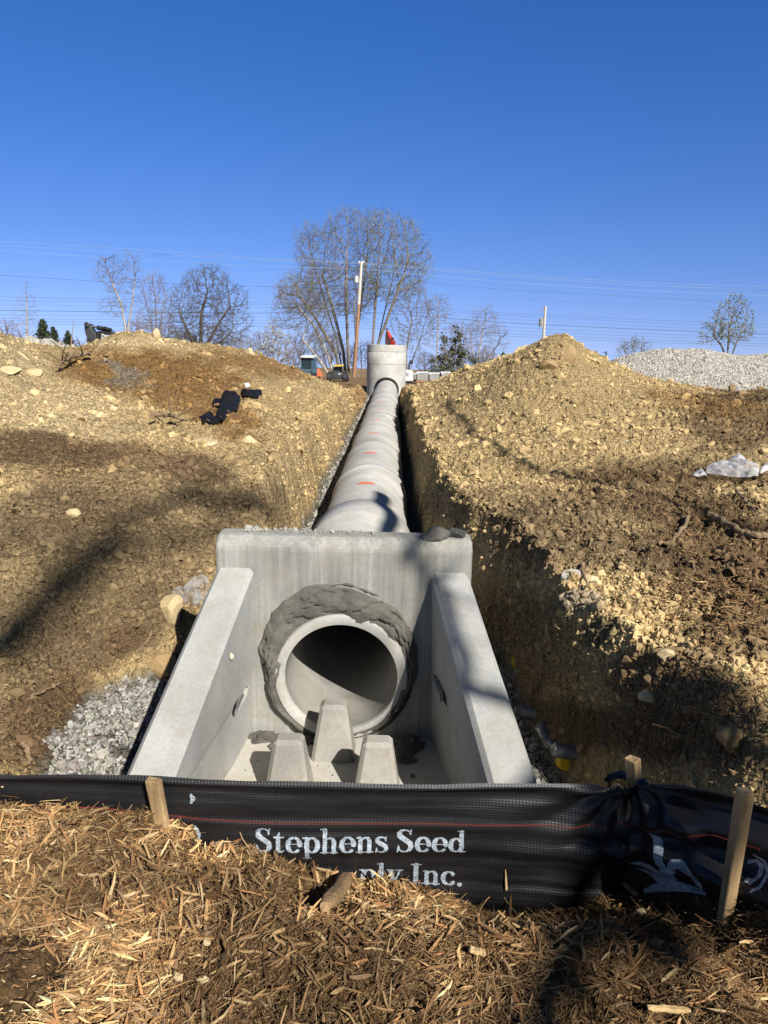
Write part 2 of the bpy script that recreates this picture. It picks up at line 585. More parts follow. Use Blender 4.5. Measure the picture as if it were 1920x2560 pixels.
def cut(o, cutter_mb):
    """subtract a closed mesh from an object for good"""
    k = cutter_mb.build('cutter', o.data.materials[0])
    md = o.modifiers.new('cut', 'BOOLEAN')
    md.operation = 'DIFFERENCE'
    md.solver = 'EXACT'
    md.object = k
    mpi = o.matrix_parent_inverse.copy()
    par = o.parent
    o.parent = None
    bpy.context.view_layer.update()
    me = bpy.data.meshes.new_from_object(o.evaluated_get(bpy.context.evaluated_depsgraph_get()))
    o.modifiers.clear()
    o.data = me
    o.parent = par
    o.matrix_parent_inverse = mpi
    bpy.data.objects.remove(k)


def ico(sub):
    bm = bmesh.new()
    bmesh.ops.create_icosphere(bm, subdivisions=sub, radius=1)
    V = np.array([v.co[:] for v in bm.verts])
    Fc = np.array([[v.index for v in f.verts] for f in bm.faces])
    bm.free()
    return V, Fc


ICO1, ICO2, ICO3, ICO4 = ico(1), ico(2), ico(3), ico(4)


def rand_rot(n, rng):
    q = rng.normal(size=(n, 4))
    q /= np.linalg.norm(q, axis=1, keepdims=True)
    w, x, y, z = q.T
    return np.stack([np.stack([1 - 2 * (y * y + z * z), 2 * (x * y - z * w), 2 * (x * z + y * w)], -1),
                     np.stack([2 * (x * y + z * w), 1 - 2 * (x * x + z * z), 2 * (y * z - x * w)], -1),
                     np.stack([2 * (x * z - y * w), 2 * (y * z + x * w), 1 - 2 * (x * x + y * y)], -1)], 1)


def scatter(P, size, tmpl, rng, jit=0.25, aniso=0.35):
    """many lumps at once: jittered copies of a template"""
    V0, F0 = tmpl
    n, k = len(P), len(V0)
    sc = size[:, None] * (1 + aniso * rng.uniform(-1, 1, (n, 3)))
    W = V0[None] * (1 + jit * rng.uniform(-1, 1, (n, k, 1)))
    W = W * sc[:, None]
    W = np.einsum('nij,nkj->nki', rand_rot(n, rng), W) + P[:, None]
    Fc = F0[None] + (np.arange(n) * k)[:, None, None]
    return W.reshape(-1, 3), Fc.reshape(-1, F0.shape[1])


def rock_mesh(name, size, mat, parent=None, seed=0, loc=(0, 0, 0), rz=0.0, world=True, tmpl=None, amp=.35):
    """one angular rock"""
    rng = np.random.default_rng(seed)
    V, Fc = tmpl or ICO4
    V = V.copy()
    for _ in range(9):               # chop flat facets
        d = rng.normal(size=3)
        d /= np.linalg.norm(d)
        h = rng.uniform(0.55, 0.9)
        s = V @ d
        V = V - np.where(s > h, (s - h), 0)[:, None] * d
    V = V * (1 + amp * .28 * fbm(V[:, 0] * 2 + seed, V[:, 1] * 2 + V[:, 2] * 1.7, 4, seed, .6)[:, None])
    V = V * np.asarray(size)
    c, s_ = math.cos(rz), math.sin(rz)
    V = V @ np.array([[c, s_, 0], [-s_, c, 0], [0, 0, 1]]) + np.asarray(loc)
    return np_mesh(name, V, Fc, mat, parent, world=world)

# ------------------------------------------------------------------ materials
M_earth = attr_mat('earth', rough=0.95, var=.38, nscale=26, bump=.9, bdist=.014, fine=120, cells=((9, .07), (24, .030), (60, .012)))
M_clod = attr_mat('earth clods', rough=0.95, var=.25, nscale=30, bump=.5, bdist=.008, fine=140)
M_chip = attr_mat('shredded wood', rough=0.8, var=.25, nscale=60, bump=.3, bdist=.003, fine=300)
M_gravel = attr_mat('crushed stone', rough=0.85, var=.25, nscale=40, bump=.4, bdist=.004, fine=200)
M_rock = noise_mat('pale clay rock', [(.3, (.40, .30, .15)), (.55, (.54, .43, .24)), (.75, (.62, .52, .33))], scale=5, bump=.6, bscale=40)
M_rock_brown = noise_mat('brown clay rock', [(.3, (.22, .14, .06)), (.7, (.36, .25, .12))], scale=6, bump=.7, bscale=30)
M_rock_white = noise_mat('whitish rock', [(.3, (.40, .37, .31)), (.7, (.55, .52, .45))], scale=7, bump=.5, bscale=50)


def concrete_mat(name, base, streak=0.0, stain=0.35, bugs=True):
    m, nt, b, N, L = new_mat(name)
    tc = N.new('ShaderNodeTexCoord')

    def nz(scale, stretch, detail, stops, rough=.6):
        mp = N.new('ShaderNodeMapping')
        mp.inputs['Scale'].default_value = stretch
        L.new(tc.outputs['Object'], mp.inputs['Vector'])
        n = N.new('ShaderNodeTexNoise')
        n.inputs['Scale'].default_value = scale
        n.inputs['Detail'].default_value = detail
        n.inputs['Roughness'].default_value = rough
        L.new(mp.outputs[0], n.inputs['Vector'])
        r = ramp(N, stops)
        L.new(n.outputs['Fac'], r.inputs['Fac'])
        return r.outputs['Color'], n

    def mul(a, c, f=1.0):
        mx = N.new('ShaderNodeMix')
        mx.data_type = 'RGBA'
        mx.blend_type = 'MULTIPLY'
        mx.inputs[0].default_value = f
        L.new(a, mx.inputs[6])
        L.new(c, mx.inputs[7])
        return mx.outputs[2]
    c0, _ = nz(3.0, (1, 1, 1), 8, [(.25, tuple(x * .82 for x in base)), (.5, base), (.75, tuple(min(.8, x * 1.14) for x in base))])
    c1, _ = nz(1.3, (1, 1, 1), 6, [(.3, 1 - stain), (.62, 1.0)])
    out = mul(c0, c1)
    c2, n2 = nz(55, (1, 1, 1), 4, [(.3, .86), (.7, 1.08)], .7)
    out = mul(out, c2)
    if streak:
        c3, _ = nz(16, (1, 1, .06), 3, [(.35, 1 - streak), (.65, 1.06)], .5)
        out = mul(out, c3)
        c4, _ = nz(45, (1, 1, .035), 2, [(.35, 1 - streak * .8), (.6, 1.05)], .5)
        out = mul(out, c4)
    if bugs:
        v = N.new('ShaderNodeTexVoronoi')
        v.inputs['Scale'].default_value = 22
        L.new(tc.outputs['Object'], v.inputs['Vector'])
        r = ramp(N, [(.04, .45), (.075, 1.0)])
        L.new(v.outputs['Distance'], r.inputs['Fac'])
        out = mul(out, r.outputs['Color'], .55)
    sp, spn = nz(6.0, (1, 1, 1), 6, [(.46, 0.0), (.62, 1.0)], .7)
    mx = N.new('ShaderNodeMix')
    mx.data_type = 'RGBA'
    mx.inputs[7].default_value = (base[0] * .62, base[1] * .55, base[2] * .44, 1)
    fm = N.new('ShaderNodeMath')
    fm.operation = 'MULTIPLY'
    fm.inputs[1].default_value = .45
    L.new(sp, fm.inputs[0])
    L.new(fm.outputs[0], mx.inputs[0])
    L.new(out, mx.inputs[6])
    out = mx.outputs[2]
    L.new(out, b.inputs['Base Color'])
    b.inputs['Roughness'].default_value = .8
    b.inputs['Specular IOR Level'].default_value = .3
    bp = N.new('ShaderNodeBump')
    bp.inputs['Strength'].default_value = .25
    bp.inputs['Distance'].default_value = .004
    L.new(n2.outputs['Fac'], bp.inputs['Height'])
    L.new(bp.outputs[0], b.inputs['Normal'])
    return m


M_conc = concrete_mat('precast concrete', (.435, .438, .418), stain=.32)
M_conc_floor = concrete_mat('dusty slab concrete', (.56, .54, .48), stain=.3)
M_conc_wall = concrete_mat('streaked precast concrete', (.385, .382, .35), streak=.19, stain=.38)
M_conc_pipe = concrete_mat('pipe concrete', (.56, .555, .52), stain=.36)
M_bore = concrete_mat('dark bore concrete', (.37, .36, .325), stain=.3)  # pipe concrete in a darker tone, for the bore of the first piece
M_conc_dark = concrete_mat('baffle concrete', (.37, .355, .32), stain=.3)
M_mortar = noise_mat('grey mortar', [(.3, (.07, .066, .055)), (.55, (.115, .108, .09)), (.8, (.18, .17, .148))], scale=7, bump=.9, bscale=30, bdist=.012, rough=.9)
M_mortar_dry = noise_mat('dry mortar crumbs', [(.3, (.26, .25, .22)), (.7, (.40, .385, .345))], scale=9, bump=.5)
M_gasket = flat_mat('black rubber', (.02, .02, .02), rough=.6)
M_orange = noise_mat('orange marking paint', [(.3, (.85, .12, .04)), (.7, (.95, .17, .06))], scale=30, rough=.6, bump=.1)
M_void = flat_mat('dark hollow', (.05, .05, .05), rough=.8)
M_wood = noise_mat('weathered stake wood', [(.3, (.20, .125, .055)), (.5, (.34, .225, .11)), (.7, (.45, .32, .17))], scale=9, stretch=(4, 4, .35), bump=.5, bscale=60, bdist=.004, second=(5, .55, 1.1, (1, 1, .6)))
M_root = noise_mat('root bark', [(.3, (.13, .085, .045)), (.7, (.30, .21, .12))], scale=14, bump=.7, bscale=50)
M_black_film = noise_mat('black plastic film', [(.3, (.006, .006, .006)), (.7, (.014, .014, .014))], scale=8, rough=.6, spec=.15, bump=.4, bscale=25, bdist=.02)
M_yellow = flat_mat('yellow plastic', (.72, .52, .015), rough=.35, var=.06)
M_can = noise_mat('dusty dark can', [(.4, (.05, .055, .065)), (.6, (.12, .125, .13))], scale=22, rough=.45, bump=.1)
M_can_metal = flat_mat('can metal', (.3, .3, .3), rough=.35, metallic=.8)
M_foam = noise_mat('cream foam', [(.3, (.62, .56, .38)), (.7, (.75, .70, .52))], scale=30, bump=.6, bscale=90)
M_machine = flat_mat('dark machine paint', (.018, .019, .02), rough=.45)
M_machine2 = flat_mat('charcoal machine paint', (.04, .042, .045), rough=.5)
M_letter = flat_mat('white lettering', (.7, .7, .68), rough=.6, var=.05)
M_letter_dark = flat_mat('black lettering', (.03, .03, .03), rough=.6)
M_white = noise_mat('white enamel', [(.3, (.62, .62, .59)), (.7, (.72, .72, .69))], scale=4, rough=.4, bump=0)
M_glass = flat_mat('dark cab glass', (.02, .035, .045), rough=.1, var=.05)
M_cab = flat_mat('teal cab frame', (.05, .10, .13), rough=.4)
M_red = noise_mat('red painted steel', [(.3, (.42, .03, .022)), (.7, (.60, .06, .04))], scale=6, rough=.5, bump=.1)
M_pole = noise_mat('pole timber', [(.3, (.24, .13, .07)), (.7, (.38, .22, .12))], scale=3, stretch=(6, 6, .3), bump=.4)
M_pole_pale = noise_mat('bleached pole timber', [(.3, (.46, .42, .36)), (.7, (.62, .58, .5))], scale=3, stretch=(6, 6, .3), bump=.3)
M_wire_dark = flat_mat('dark cable', (.03, .035, .045), rough=.6)
M_wire_pale = flat_mat('bare aluminium wire', (.27, .32, .40), rough=.45, metallic=.0)
M_rim = flat_mat('grey wheel rim', (.25, .25, .24), rough=.5)
M_block = noise_mat('grey masonry', [(.3, (.22, .22, .21)), (.7, (.33, .33, .32))], scale=6, bump=.4)
M_wrap = flat_mat('white wrapping film', (.6, .61, .61), rough=.3)


def film_mat(name, tint, opac):
    m, nt, b, N, L = new_mat(name)
    b.inputs['Base Color'].default_value = (*tint, 1)
    b.inputs['Roughness'].default_value = .18
    b.inputs['Specular IOR Level'].default_value = .8
    tc = N.new('ShaderNodeTexCoord')
    n = N.new('ShaderNodeTexNoise')
    n.inputs['Scale'].default_value = 9
    n.inputs['Detail'].default_value = 7
    L.new(tc.outputs['Object'], n.inputs['Vector'])
    r = ramp(N, [(.35, max(0, opac - .25)), (.7, min(1, opac + .25))])
    L.new(n.outputs['Fac'], r.inputs['Fac'])
    L.new(r.outputs['Color'], b.inputs['Alpha'])
    bp = N.new('ShaderNodeBump')
    bp.inputs['Strength'].default_value = .6
    bp.inputs['Distance'].default_value = .02
    L.new(n.outputs['Fac'], bp.inputs['Height'])
    L.new(bp.outputs[0], b.inputs['Normal'])
    return m


M_clear = film_mat('clear plastic film', (.70, .70, .71), .55)
M_clear_dull = film_mat('dull clear film', (.55, .56, .58), .28)


def fabric_mat():
    m, nt, b, N, L = new_mat('black woven fabric')
    tc = N.new('ShaderNodeTexCoord')
    n = N.new('ShaderNodeTexNoise')
    n.inputs['Scale'].default_value = 4
    n.inputs['Detail'].default_value = 5
    mp = N.new('ShaderNodeMapping')
    mp.inputs['Scale'].default_value = (.7, .7, 5)
    L.new(tc.outputs['Object'], mp.inputs['Vector'])
    L.new(mp.outputs[0], n.inputs['Vector'])
    r = ramp(N, [(.35, (.006, .006, .007)), (.7, (.016, .016, .018))])
    L.new(n.outputs['Fac'], r.inputs['Fac'])
    L.new(r.outputs['Color'], b.inputs['Base Color'])
    b.inputs['Roughness'].default_value = .46
    b.inputs['Specular IOR Level'].default_value = .5
    hs = []
    for d, sc in (('X', 170), ('Z', 230)):
        w = N.new('ShaderNodeTexWave')
        w.wave_type = 'BANDS'
        w.bands_direction = d
        w.inputs['Scale'].default_value = sc * .16
        w.inputs['Distortion'].default_value = .4
        L.new(tc.outputs['Object'], w.inputs['Vector'])
        hs.append(w.outputs['Fac'])
    ad = N.new('ShaderNodeMath')
    ad.operation = 'MULTIPLY'
    L.new(hs[0], ad.inputs[0])
    L.new(hs[1], ad.inputs[1])
    sp = N.new('ShaderNodeTexNoise')
    sp.inputs['Scale'].default_value = 320
    sp.inputs['Detail'].default_value = 2
    L.new(tc.outputs['Object'], sp.inputs['Vector'])
    a2 = N.new('ShaderNodeMath')
    a2.operation = 'ADD'
    L.new(ad.outputs[0], a2.inputs[0])
    L.new(sp.outputs['Fac'], a2.inputs[1])
    bp = N.new('ShaderNodeBump')
    bp.inputs['Strength'].default_value = .30
    bp.inputs['Distance'].default_value = .003
    L.new(a2.outputs[0], bp.inputs['Height'])
    L.new(bp.outputs[0], b.inputs['Normal'])
    return m


M_fabric = fabric_mat()
M_print = noise_mat('pale printed ink', [(.35, (.20, .25, .31)), (.55, (.40, .46, .52)), (.75, (.52, .57, .62))], scale=60, stretch=(1, 1, 3), rough=.5, bump=.4, bscale=300, bdist=.002)
M_thread = flat_mat('red stitching', (.30, .045, .03), rough=.7)

# ------------------------------------------------------------------ ground sheet and heaps
NC, NR = 800, 900
rows = np.concatenate([np.linspace(-18, 0.85, 50, endpoint=False), np.geomspace(1.0, 36, NR) - 0.1, np.geomspace(37, 900, 50)])
rows = np.unique(np.round(rows, 5))
u = np.linspace(-1, 1, NC)
ex = np.clip((np.abs(u) - .86) / .14, 0, 1) ** 2 * np.sign(u)
Wd = .56 * np.clip(rows, 0, None) + .5
GX = Wd[:, None] * u[None] / .86 * np.minimum(1, 1) + ex[None] * (2.0 * np.clip(rows, 0, None) + 9)[:, None]
GY = np.repeat(rows[:, None], NC, 1)
GZ = ground(GX, GY)
Vg = np.stack([GX, GY, GZ], -1).reshape(-1, 3)
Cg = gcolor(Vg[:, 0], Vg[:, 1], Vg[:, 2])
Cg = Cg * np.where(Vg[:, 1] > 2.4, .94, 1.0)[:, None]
nr = len(rows)
idx = np.arange(nr * NC).reshape(nr, NC)
Fg = np.stack([idx[:-1, :-1], idx[:-1, 1:], idx[1:, 1:], idx[1:, :-1]], -1).reshape(-1, 4)
fc = Vg[Fg].mean(1)
wb = .35 * fbm(fc[:, 0] * 1.1, fc[:, 1] * .8, 3, 111)
Sx = excav(fc[:, 0], fc[:, 1])
ppx, ppy = project(fc)
mR = (fc[:, 0] > .3) & (Sx >= 1) & (fc[:, 1] > 7.8 + wb) & (fc[:, 1] < 22) & (fc[:, 0] < .345 * fc[:, 1] + wb)
mL = (fc[:, 0] < -.8) & (Sx >= 1) & (fc[:, 1] > 8.1 + wb) & (fc[:, 1] < 23)
side = (ppx - 175) * (1130 - 878) - (ppy - 878) * (575 - 175) + 9000 * wb      # >0: right of the line between the two left heaps
mP = mL & (side < 0) & (fc[:, 1] < 14)
mL = mL & ~mP


def sub_sheet(name, mask, label, cat):
    f = Fg[mask]
    uq, inv = np.unique(f, return_inverse=True)
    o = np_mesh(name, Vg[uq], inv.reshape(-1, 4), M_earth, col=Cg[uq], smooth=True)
    return tag(o, label, cat)


o = sub_sheet('ground', ~(mR | mL | mP), 'churned tan and brown earth with the trench cut and the mulched verge', 'ground')
tag(o, kind='structure')
sub_sheet('spoil_heap', mR, 'tan heap of dug clods rising to a peak right of the trench', 'earth heap')
sub_sheet('spoil_heap', mL, 'long rounded brown earth heap left of the trench, black plastic on its slope', 'earth heap')
sub_sheet('spoil_heap', mP, 'pale cream heap of broken clay at the far left edge', 'earth heap')

# ------------------------------------------------------------------ loose clods
rng = np.random.default_rng(5)


def polar(n, y0, y1, p, half=.6):
    t = rng.uniform(0, 1, n)
    q = 1 - p
    Y = (y0 ** q + t * (y1 ** q - y0 ** q)) ** (1 / q)
    X = rng.uniform(-half, half, n) * (Y + .35)
    return X, Y


X, Y = polar(150000, 2.5, 23, 1.3)
Yw = rng.uniform(2.5, 5.5, 26000) ** 1.0
Yw = np.concatenate([Yw, rng.uniform(5, 31, 9000)])
Xw = np.interp(Yw, _XRY, _XRV) + np.interp(Yw, _XRY, _WRV) * rng.uniform(-.1, 1.4, len(Yw))
Yl = np.concatenate([rng.uniform(3, 6.5, 9000), rng.uniform(6, 31, 12000)])
Xl = np.interp(Yl, _XLY, _XLV) - np.interp(Yl, _XLY, _WLV) * rng.uniform(-.1, 1.4, len(Yl))
X, Y = np.concatenate([X, Xw, Xl]), np.concatenate([Y, Yw, Yl])
k = (Y > fence_y(X) + .12) & (excav(X, Y) > .12)
X, Y = X[k], Y[k]
dens = fbm(X * .8, Y * .8, 3, 121) + .5
px_, py_ = project(np.stack([X, Y, ground(X, Y)], -1))
dens = dens - .05 + .3 * ((px_ > 1000) & (py_ < 1700)) + .35 * ((px_ > 1000) & (py_ > 1180) & (py_ < 1750)) - .05 * ((px_ < 640) & (py_ > 1180)) - .2 * ((px_ > 200) & (px_ < 800) & (py_ < 960))
k = rng.uniform(0, 1, len(X)) < np.clip(dens, .12, 1)
X, Y = X[k], Y[k]
Z = ground(X, Y)
sz = .0065 + .006 * rng.pareto(2.5, len(X))
sz = np.clip(sz * (.5 + .06 * Y), .0055, .013 + .0036 * Y) * np.where((X > .3) & (Y < 7.5), .88, 1.0)
P = np.stack([X, Y, Z + sz * .25], -1)
V, Fc = scatter(P, sz, ICO1, rng, .45, .5)
nearr = ((X > .3) & (Y > 2.6) & (Y < 7.5))[:, None]
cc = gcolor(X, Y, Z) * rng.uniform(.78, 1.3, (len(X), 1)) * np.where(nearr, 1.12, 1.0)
o = np_mesh('dirt_clods', V, Fc, M_clod, col=np.repeat(np.clip(cc, 0, .75), len(ICO1[0]), 0))
tag(o, 'loose tan and brown clods strewn over the banks and heaps', 'clods', kind='stuff')
X, Y = polar(1300, 3.0, 20, 1.15)
k = (Y > fence_y(X) + .15) & (excav(X, Y) > .8)
X, Y = X[k], Y[k]
Z = ground(X, Y)
sz = np.clip((.012 + .012 * rng.pareto(2.5, len(X))) * (.5 + .06 * Y), .012, .018 + .0045 * Y)
V, Fc = scatter(np.stack([X, Y, Z + sz * .15], -1), sz, ICO2, rng, .3, .5)
cc = gcolor(X, Y, Z) * rng.uniform(.85, 1.3, (len(X), 1))
o = np_mesh('clay_lumps', V, Fc, M_clod, col=np.repeat(np.clip(cc, 0, .75), len(ICO2[0]), 0))
tag(o, 'bigger broken clay lumps scattered among the loose clods', 'clods', kind='stuff')

# ------------------------------------------------------------------ crushed stone bedding
xs, ys = [], []
for x0, x1, y0, y1, n in ((-2.5, -1.0, 2.9, 6.3, 17000), (.45, 1.35, 2.6, 5.6, 10000), (-1.5, -.65, 6.0, 16, 7000), (-1.5, -.65, 16, 32, 3500), (-1.2, .7, 33, 35.3, 500)):
    xs.append(rng.uniform(x0, x1, n)); ys.append(rng.uniform(y0, y1, n))
X, Y = np.concatenate(xs), np.concatenate(ys)
k = (X < 1.04 + .05 * fbm(X * 6, Y * 6, 2, 133)) & (excav(X, Y) < .07 + .12 * fbm(X * 5, Y * 5, 2, 131))
k &= ~((np.abs(X - AX) < .66 + .10 * (4.26 - Y)) & (Y < 4.33))
k &= ~((X < -1.0) & (Y > 5.15) & (Y < 6.6) & (np.hypot((X + 1.62) / .22, (Y - 5.75) / .35) > 1))
X, Y = X[k], Y[k]
Z = ground(X, Y)
sz = np.clip(.0075 + .004 * rng.pareto(2.2, len(X)), .0075, .026) * (1 + .035 * np.clip(Y - 6, 0, 30))
V, Fc = scatter(np.stack([X, Y, Z + sz * .45], -1), sz, ICO1, rng, .3, .35)
cc = np.array([.345, .33, .295]) * rng.uniform(.45, 1.35, (len(X), 1)) * (1 + rng.uniform(-.05, .05, (len(X), 3)))
o = np_mesh('gravel', V, Fc, M_gravel, col=np.repeat(np.clip(cc, 0, .8), len(ICO1[0]), 0))
tag(o, 'white crushed stone bedding beside the headwall and along the pipe', 'gravel', kind='stuff')

# ------------------------------------------------------------------ shredded wood mulch


def chips(P, L, W, T, yaw, pitch, rng):
    """long flat splinters with ragged, tapered ends"""
    n = len(P)
    xs = np.array([-.5, -.2, .18, .5])
    prof = np.stack([rng.uniform(.15, .7, n), rng.uniform(.75, 1.1, n), rng.uniform(.75, 1.1, n), rng.uniform(.08, .6, n)], 1)
    bend = rng.normal(0, .055, (n, 4)) * L[:, None]
    V = np.zeros((n, 4, 4, 3))
    for i in range(4):
        for j, (a, b) in enumerate(((-.5, -.5), (.5, -.5), (.5, .5), (-.5, .5))):
            V[:, i, j, 0] = xs[i] * L
            V[:, i, j, 1] = a * W * prof[:, i] + bend[:, i] * .5
            V[:, i, j, 2] = b * T * prof[:, i] + bend[:, i] * .35
    roll = rng.uniform(-.9, .9, n)
    cr, sr = np.cos(roll), np.sin(roll)
    y = V[..., 1] * cr[:, None, None] - V[..., 2] * sr[:, None, None]
    z = V[..., 1] * sr[:, None, None] + V[..., 2] * cr[:, None, None]
    x = V[..., 0]
    cp, sp = np.cos(pitch)[:, None, None], np.sin(pitch)[:, None, None]
    x, z = x * cp - z * sp, x * sp + z * cp
    cy, sy = np.cos(yaw)[:, None, None], np.sin(yaw)[:, None, None]
    x, y = x * cy - y * sy, x * sy + y * cy
    V = np.stack([x, y, z], -1) + P[:, None, None]
    f = []
    for i in range(3):
        for j in range(4):
            f.append((i * 4 + j, i * 4 + (j + 1) % 4, (i + 1) * 4 + (j + 1) % 4, (i + 1) * 4 + j))
    f += [(3, 2, 1, 0), (12, 13, 14, 15)]
    f = np.array(f)
    Fc = f[None] + (np.arange(n) * 16)[:, None, None]
    return V.reshape(-1, 3), Fc.reshape(-1, 4)


def chip_colour(n, rng):
    pal = np.array([[.50, .33, .155], [.41, .255, .115], [.32, .185, .08], [.23, .125, .052], [.14, .077, .035], [.62, .45, .24], [.38, .19, .08], [.27, .18, .10]])
    w = np.array([.17, .2, .2, .15, .09, .07, .05, .07])
    c = pal[rng.choice(len(pal), n, p=w / w.sum())]
    return np.clip(c * rng.uniform(.8, 1.2, (n, 1)), 0, .75)


n = 230000
Y = rng.uniform(.75, 2.34, n)
X = rng.uniform(-1, 1, n) * (.60 * Y + .75)
k = Y < fence_y(X) - .012
X, Y = X[k], Y[k]
n = len(X)
# fine fibre in clumps, coarse splinters over it
big = rng.uniform(0, 1, n) < .018 + .03 * sstep(-.1, .4, fbm(X * 2.3, Y * 2.3, 2, 145)) + .03 * sstep(.2, -.6, X)
L = np.where(big, rng.uniform(.025, .095, n), .008 + .009 * rng.pareto(2.2, n))
L = np.clip(L, .008, .12)
W = np.where(big, rng.uniform(.0025, .0095, n), rng.uniform(.0008, .0030, n))
T = W * rng.uniform(.3, .7, n)
flow = 2.2 * PI * fbm(X * 1.5, Y * 1.5, 2, 141)
yaw = flow + rng.normal(0, .9, n)
pitch = rng.normal(0, .36, n)
lift = np.where(big, rng.uniform(.004, .020, n), rng.uniform(-.002, .016, n))
fib = rng.uniform(0, 1, n) < .05
L = np.where(fib, rng.uniform(.03, .13, n), L)
W = np.where(fib, rng.uniform(.0007, .0017, n), W)
T = np.where(fib, W * .8, T)
pitch = np.where(fib, pitch * .6, pitch)
Z = ground(X, Y) + lift + np.abs(np.sin(pitch)) * L * .3
V, Fc = chips(np.stack([X, Y, Z], -1), L, W, T, yaw, pitch, rng)
cc = chip_colour(n, rng)
cl = sstep(-.35, .35, fbm(X * 3.2, Y * 3.2, 3, 143))
cc = cc * (.38 + .72 * cl + .16 * sstep(.3, -.7, X))[:, None] * np.where(big, 1.3, .92)[:, None]
dirt = sstep(.3, .05, np.hypot((X + .95) / .22, (Y - 1.50) / .13) - .75)
k = rng.uniform(0, 1, n) > dirt * .9
Fc = Fc.reshape(n, -1, 4)[k].reshape(-1, 4)
o = np_mesh('wood_mulch', V, Fc, M_chip, col=np.repeat(np.clip(cc, 0, .75), 16, 0))
tag(o, 'shredded brown wood mulch mounded in front of the black fabric fence', 'mulch', kind='stuff')

# straw and splinters on the banks behind the fence
X, Y = polar(26000, 2.4, 9, 1.5, .58)
gx, gy = project(np.stack([X, Y, ground(X, Y)], -1))
wt = .06 + .9 * np.exp(-(((gx - 1720) / 260) ** 2 + ((gy - 1780) / 150) ** 2)) + .55 * np.exp(-(((gx - 1800) / 200) ** 2 + ((gy - 1500) / 130) ** 2)) \
    + .5 * np.exp(-(((gx - 60) / 130) ** 2 + ((gy - 1820) / 90) ** 2)) + .35 * np.exp(-(((gx - 250) / 260) ** 2 + ((gy - 1170) / 60) ** 2))
k = (Y > fence_y(X) + .06) & (excav(X, Y) > .35) & (rng.uniform(0, 1, len(X)) < wt)
xm, ym = rng.uniform(.9, 2.9, 11000), rng.uniform(2.1, 4.3, 11000)
km = (ym > fence_y(xm) + .06) & (excav(xm, ym) > .3) & (rng.uniform(0, 1, 11000) < .25 + .9 * sstep(-.2, .4, fbm(xm * 1.6, ym * 1.6, 2, 149)))
X, Y = np.concatenate([X[k], xm[km]]), np.concatenate([Y[k], ym[km]])
n = len(X)
L = np.clip(.02 + .02 * rng.pareto(2.2, n), .02, .2)
W = rng.uniform(.002, .008, n) * (.7 + .1 * Y)
V, Fc = chips(np.stack([X, Y, ground(X, Y) + rng.uniform(.0, .02, n)], -1), L, W, W * .5, rng.uniform(0, 2 * PI, n), rng.normal(0, .3, n), rng)
o = np_mesh('wood_splinters', V, Fc, M_chip, col=np.repeat(chip_colour(n, rng) * .85, 16, 0))
tag(o, 'loose wood splinters littered over the banks behind the fence', 'splinters', kind='stuff')

# ------------------------------------------------------------------ precast headwall
YW = 4.26
H = thing('concrete_headwall', 'grey precast concrete headwall with sloping wings around the pipe outlet', 'headwall', (AX, YW, 0))


def hw(p):
    return (AX + p[0], YW + p[1], p[2])


m = MB().prism([hw((-.765, 0, -.15)), hw((-.765, 0, 1.235)), hw((-.765, .055, 1.295)), hw((-.765, .20, 1.30)), hw((-.765, .20, -.15))], (1.545, 0, 0))
back = m.build('back_wall', M_conc_wall, H, bevel=.022)
MP = Matrix.Translation((AX, YW - .5, .42)) @ Matrix.Rotation(-PI / 2, 4, 'X')
cut(back, MB().lathe([(0.001, 0), (.45, 0), (.45, 1.2), (.001, 1.2)], MP, 40))


def wing(sg, seed):
    f0, f1 = .06, -1.5           # from inside the back wall to the front end

    def pt(kind, y, z):
        t = -y
        g = .065 if sg > 0 else 0.0
        x = {'ob': .76 + (.115 + g) * t, 'ib': .58 + (.15 + g) * t, 'ot': .76 + (.115 + g) * t, 'it': .535 + (.11 + g) * t}[kind]
        return hw((sg * x, y, z))
    zt = lambda y: 1.10 + .48 * y
    b = [pt('ob', f0, -.15), pt('ob', f1, -.15), pt('ib', f1, -.15), pt('ib', f0, -.15)]
    t = [pt('ot', f0, zt(f0)), pt('ot', f1, zt(f1)), pt('it', f1, zt(f1)), pt('it', f0, zt(f0))]
    m = MB().hexa(b, t)
    w = m.build('wing_wall', M_conc, H, bevel=.026, seg=1)
    # pocket broken into the inner face
    cy, cz = -.20, (.44 if sg > 0 else .33)
    x_in = .58 + (.15 + (.065 if sg > 0 else 0)) * .20 - (.58 - .535 + .04 * .20) * (cz / (1.10 - .10))
    rngp = np.random.default_rng(seed)
    MM = Matrix.Translation(hw((sg * (x_in + .035), cy, cz))) @ Matrix.Rotation(sg * -PI / 2, 4, 'Y') @ Matrix.Rotation(sg * -.10, 4, 'Z') @ Matrix.Rotation((.15 + (.065 if sg > 0 else 0)) * 0, 4, 'X')
    poly = []
    for q in range(22):
        a = 2 * PI * q / 22
        rr = 1 + .12 * rngp.uniform(-1, 1)
        poly.append(MM @ Vector((.046 * rr * math.cos(a) * abs(math.cos(a)) ** .4, .165 * rr * math.sin(a), 0)))
    off = MM.to_3x3() @ Vector((0, 0, .2))
    cut(w, MB().prism([p[:] for p in poly], tuple(off)))
    d = MM.to_3x3() @ Vector((0, 0, .012))
    r = MB().tube([MM @ Vector((-.02, -.10, .035)), MM @ Vector((.0, .0, .035)), MM @ Vector((.02, .10, .035))], .006, 6)
    r.build('lifting_bar', M_can_metal, H)
    pk = MB().add([(MM @ Vector((x * .044, y * .155, .030)))[:] for x, y in ((-.9, -.2), (-.3, -.95), (.5, -.8), (.95, .1), (.4, .95), (-.5, .8))], [tuple(range(6))])
    pk.build('pocket_lining', M_block, H)
    return w


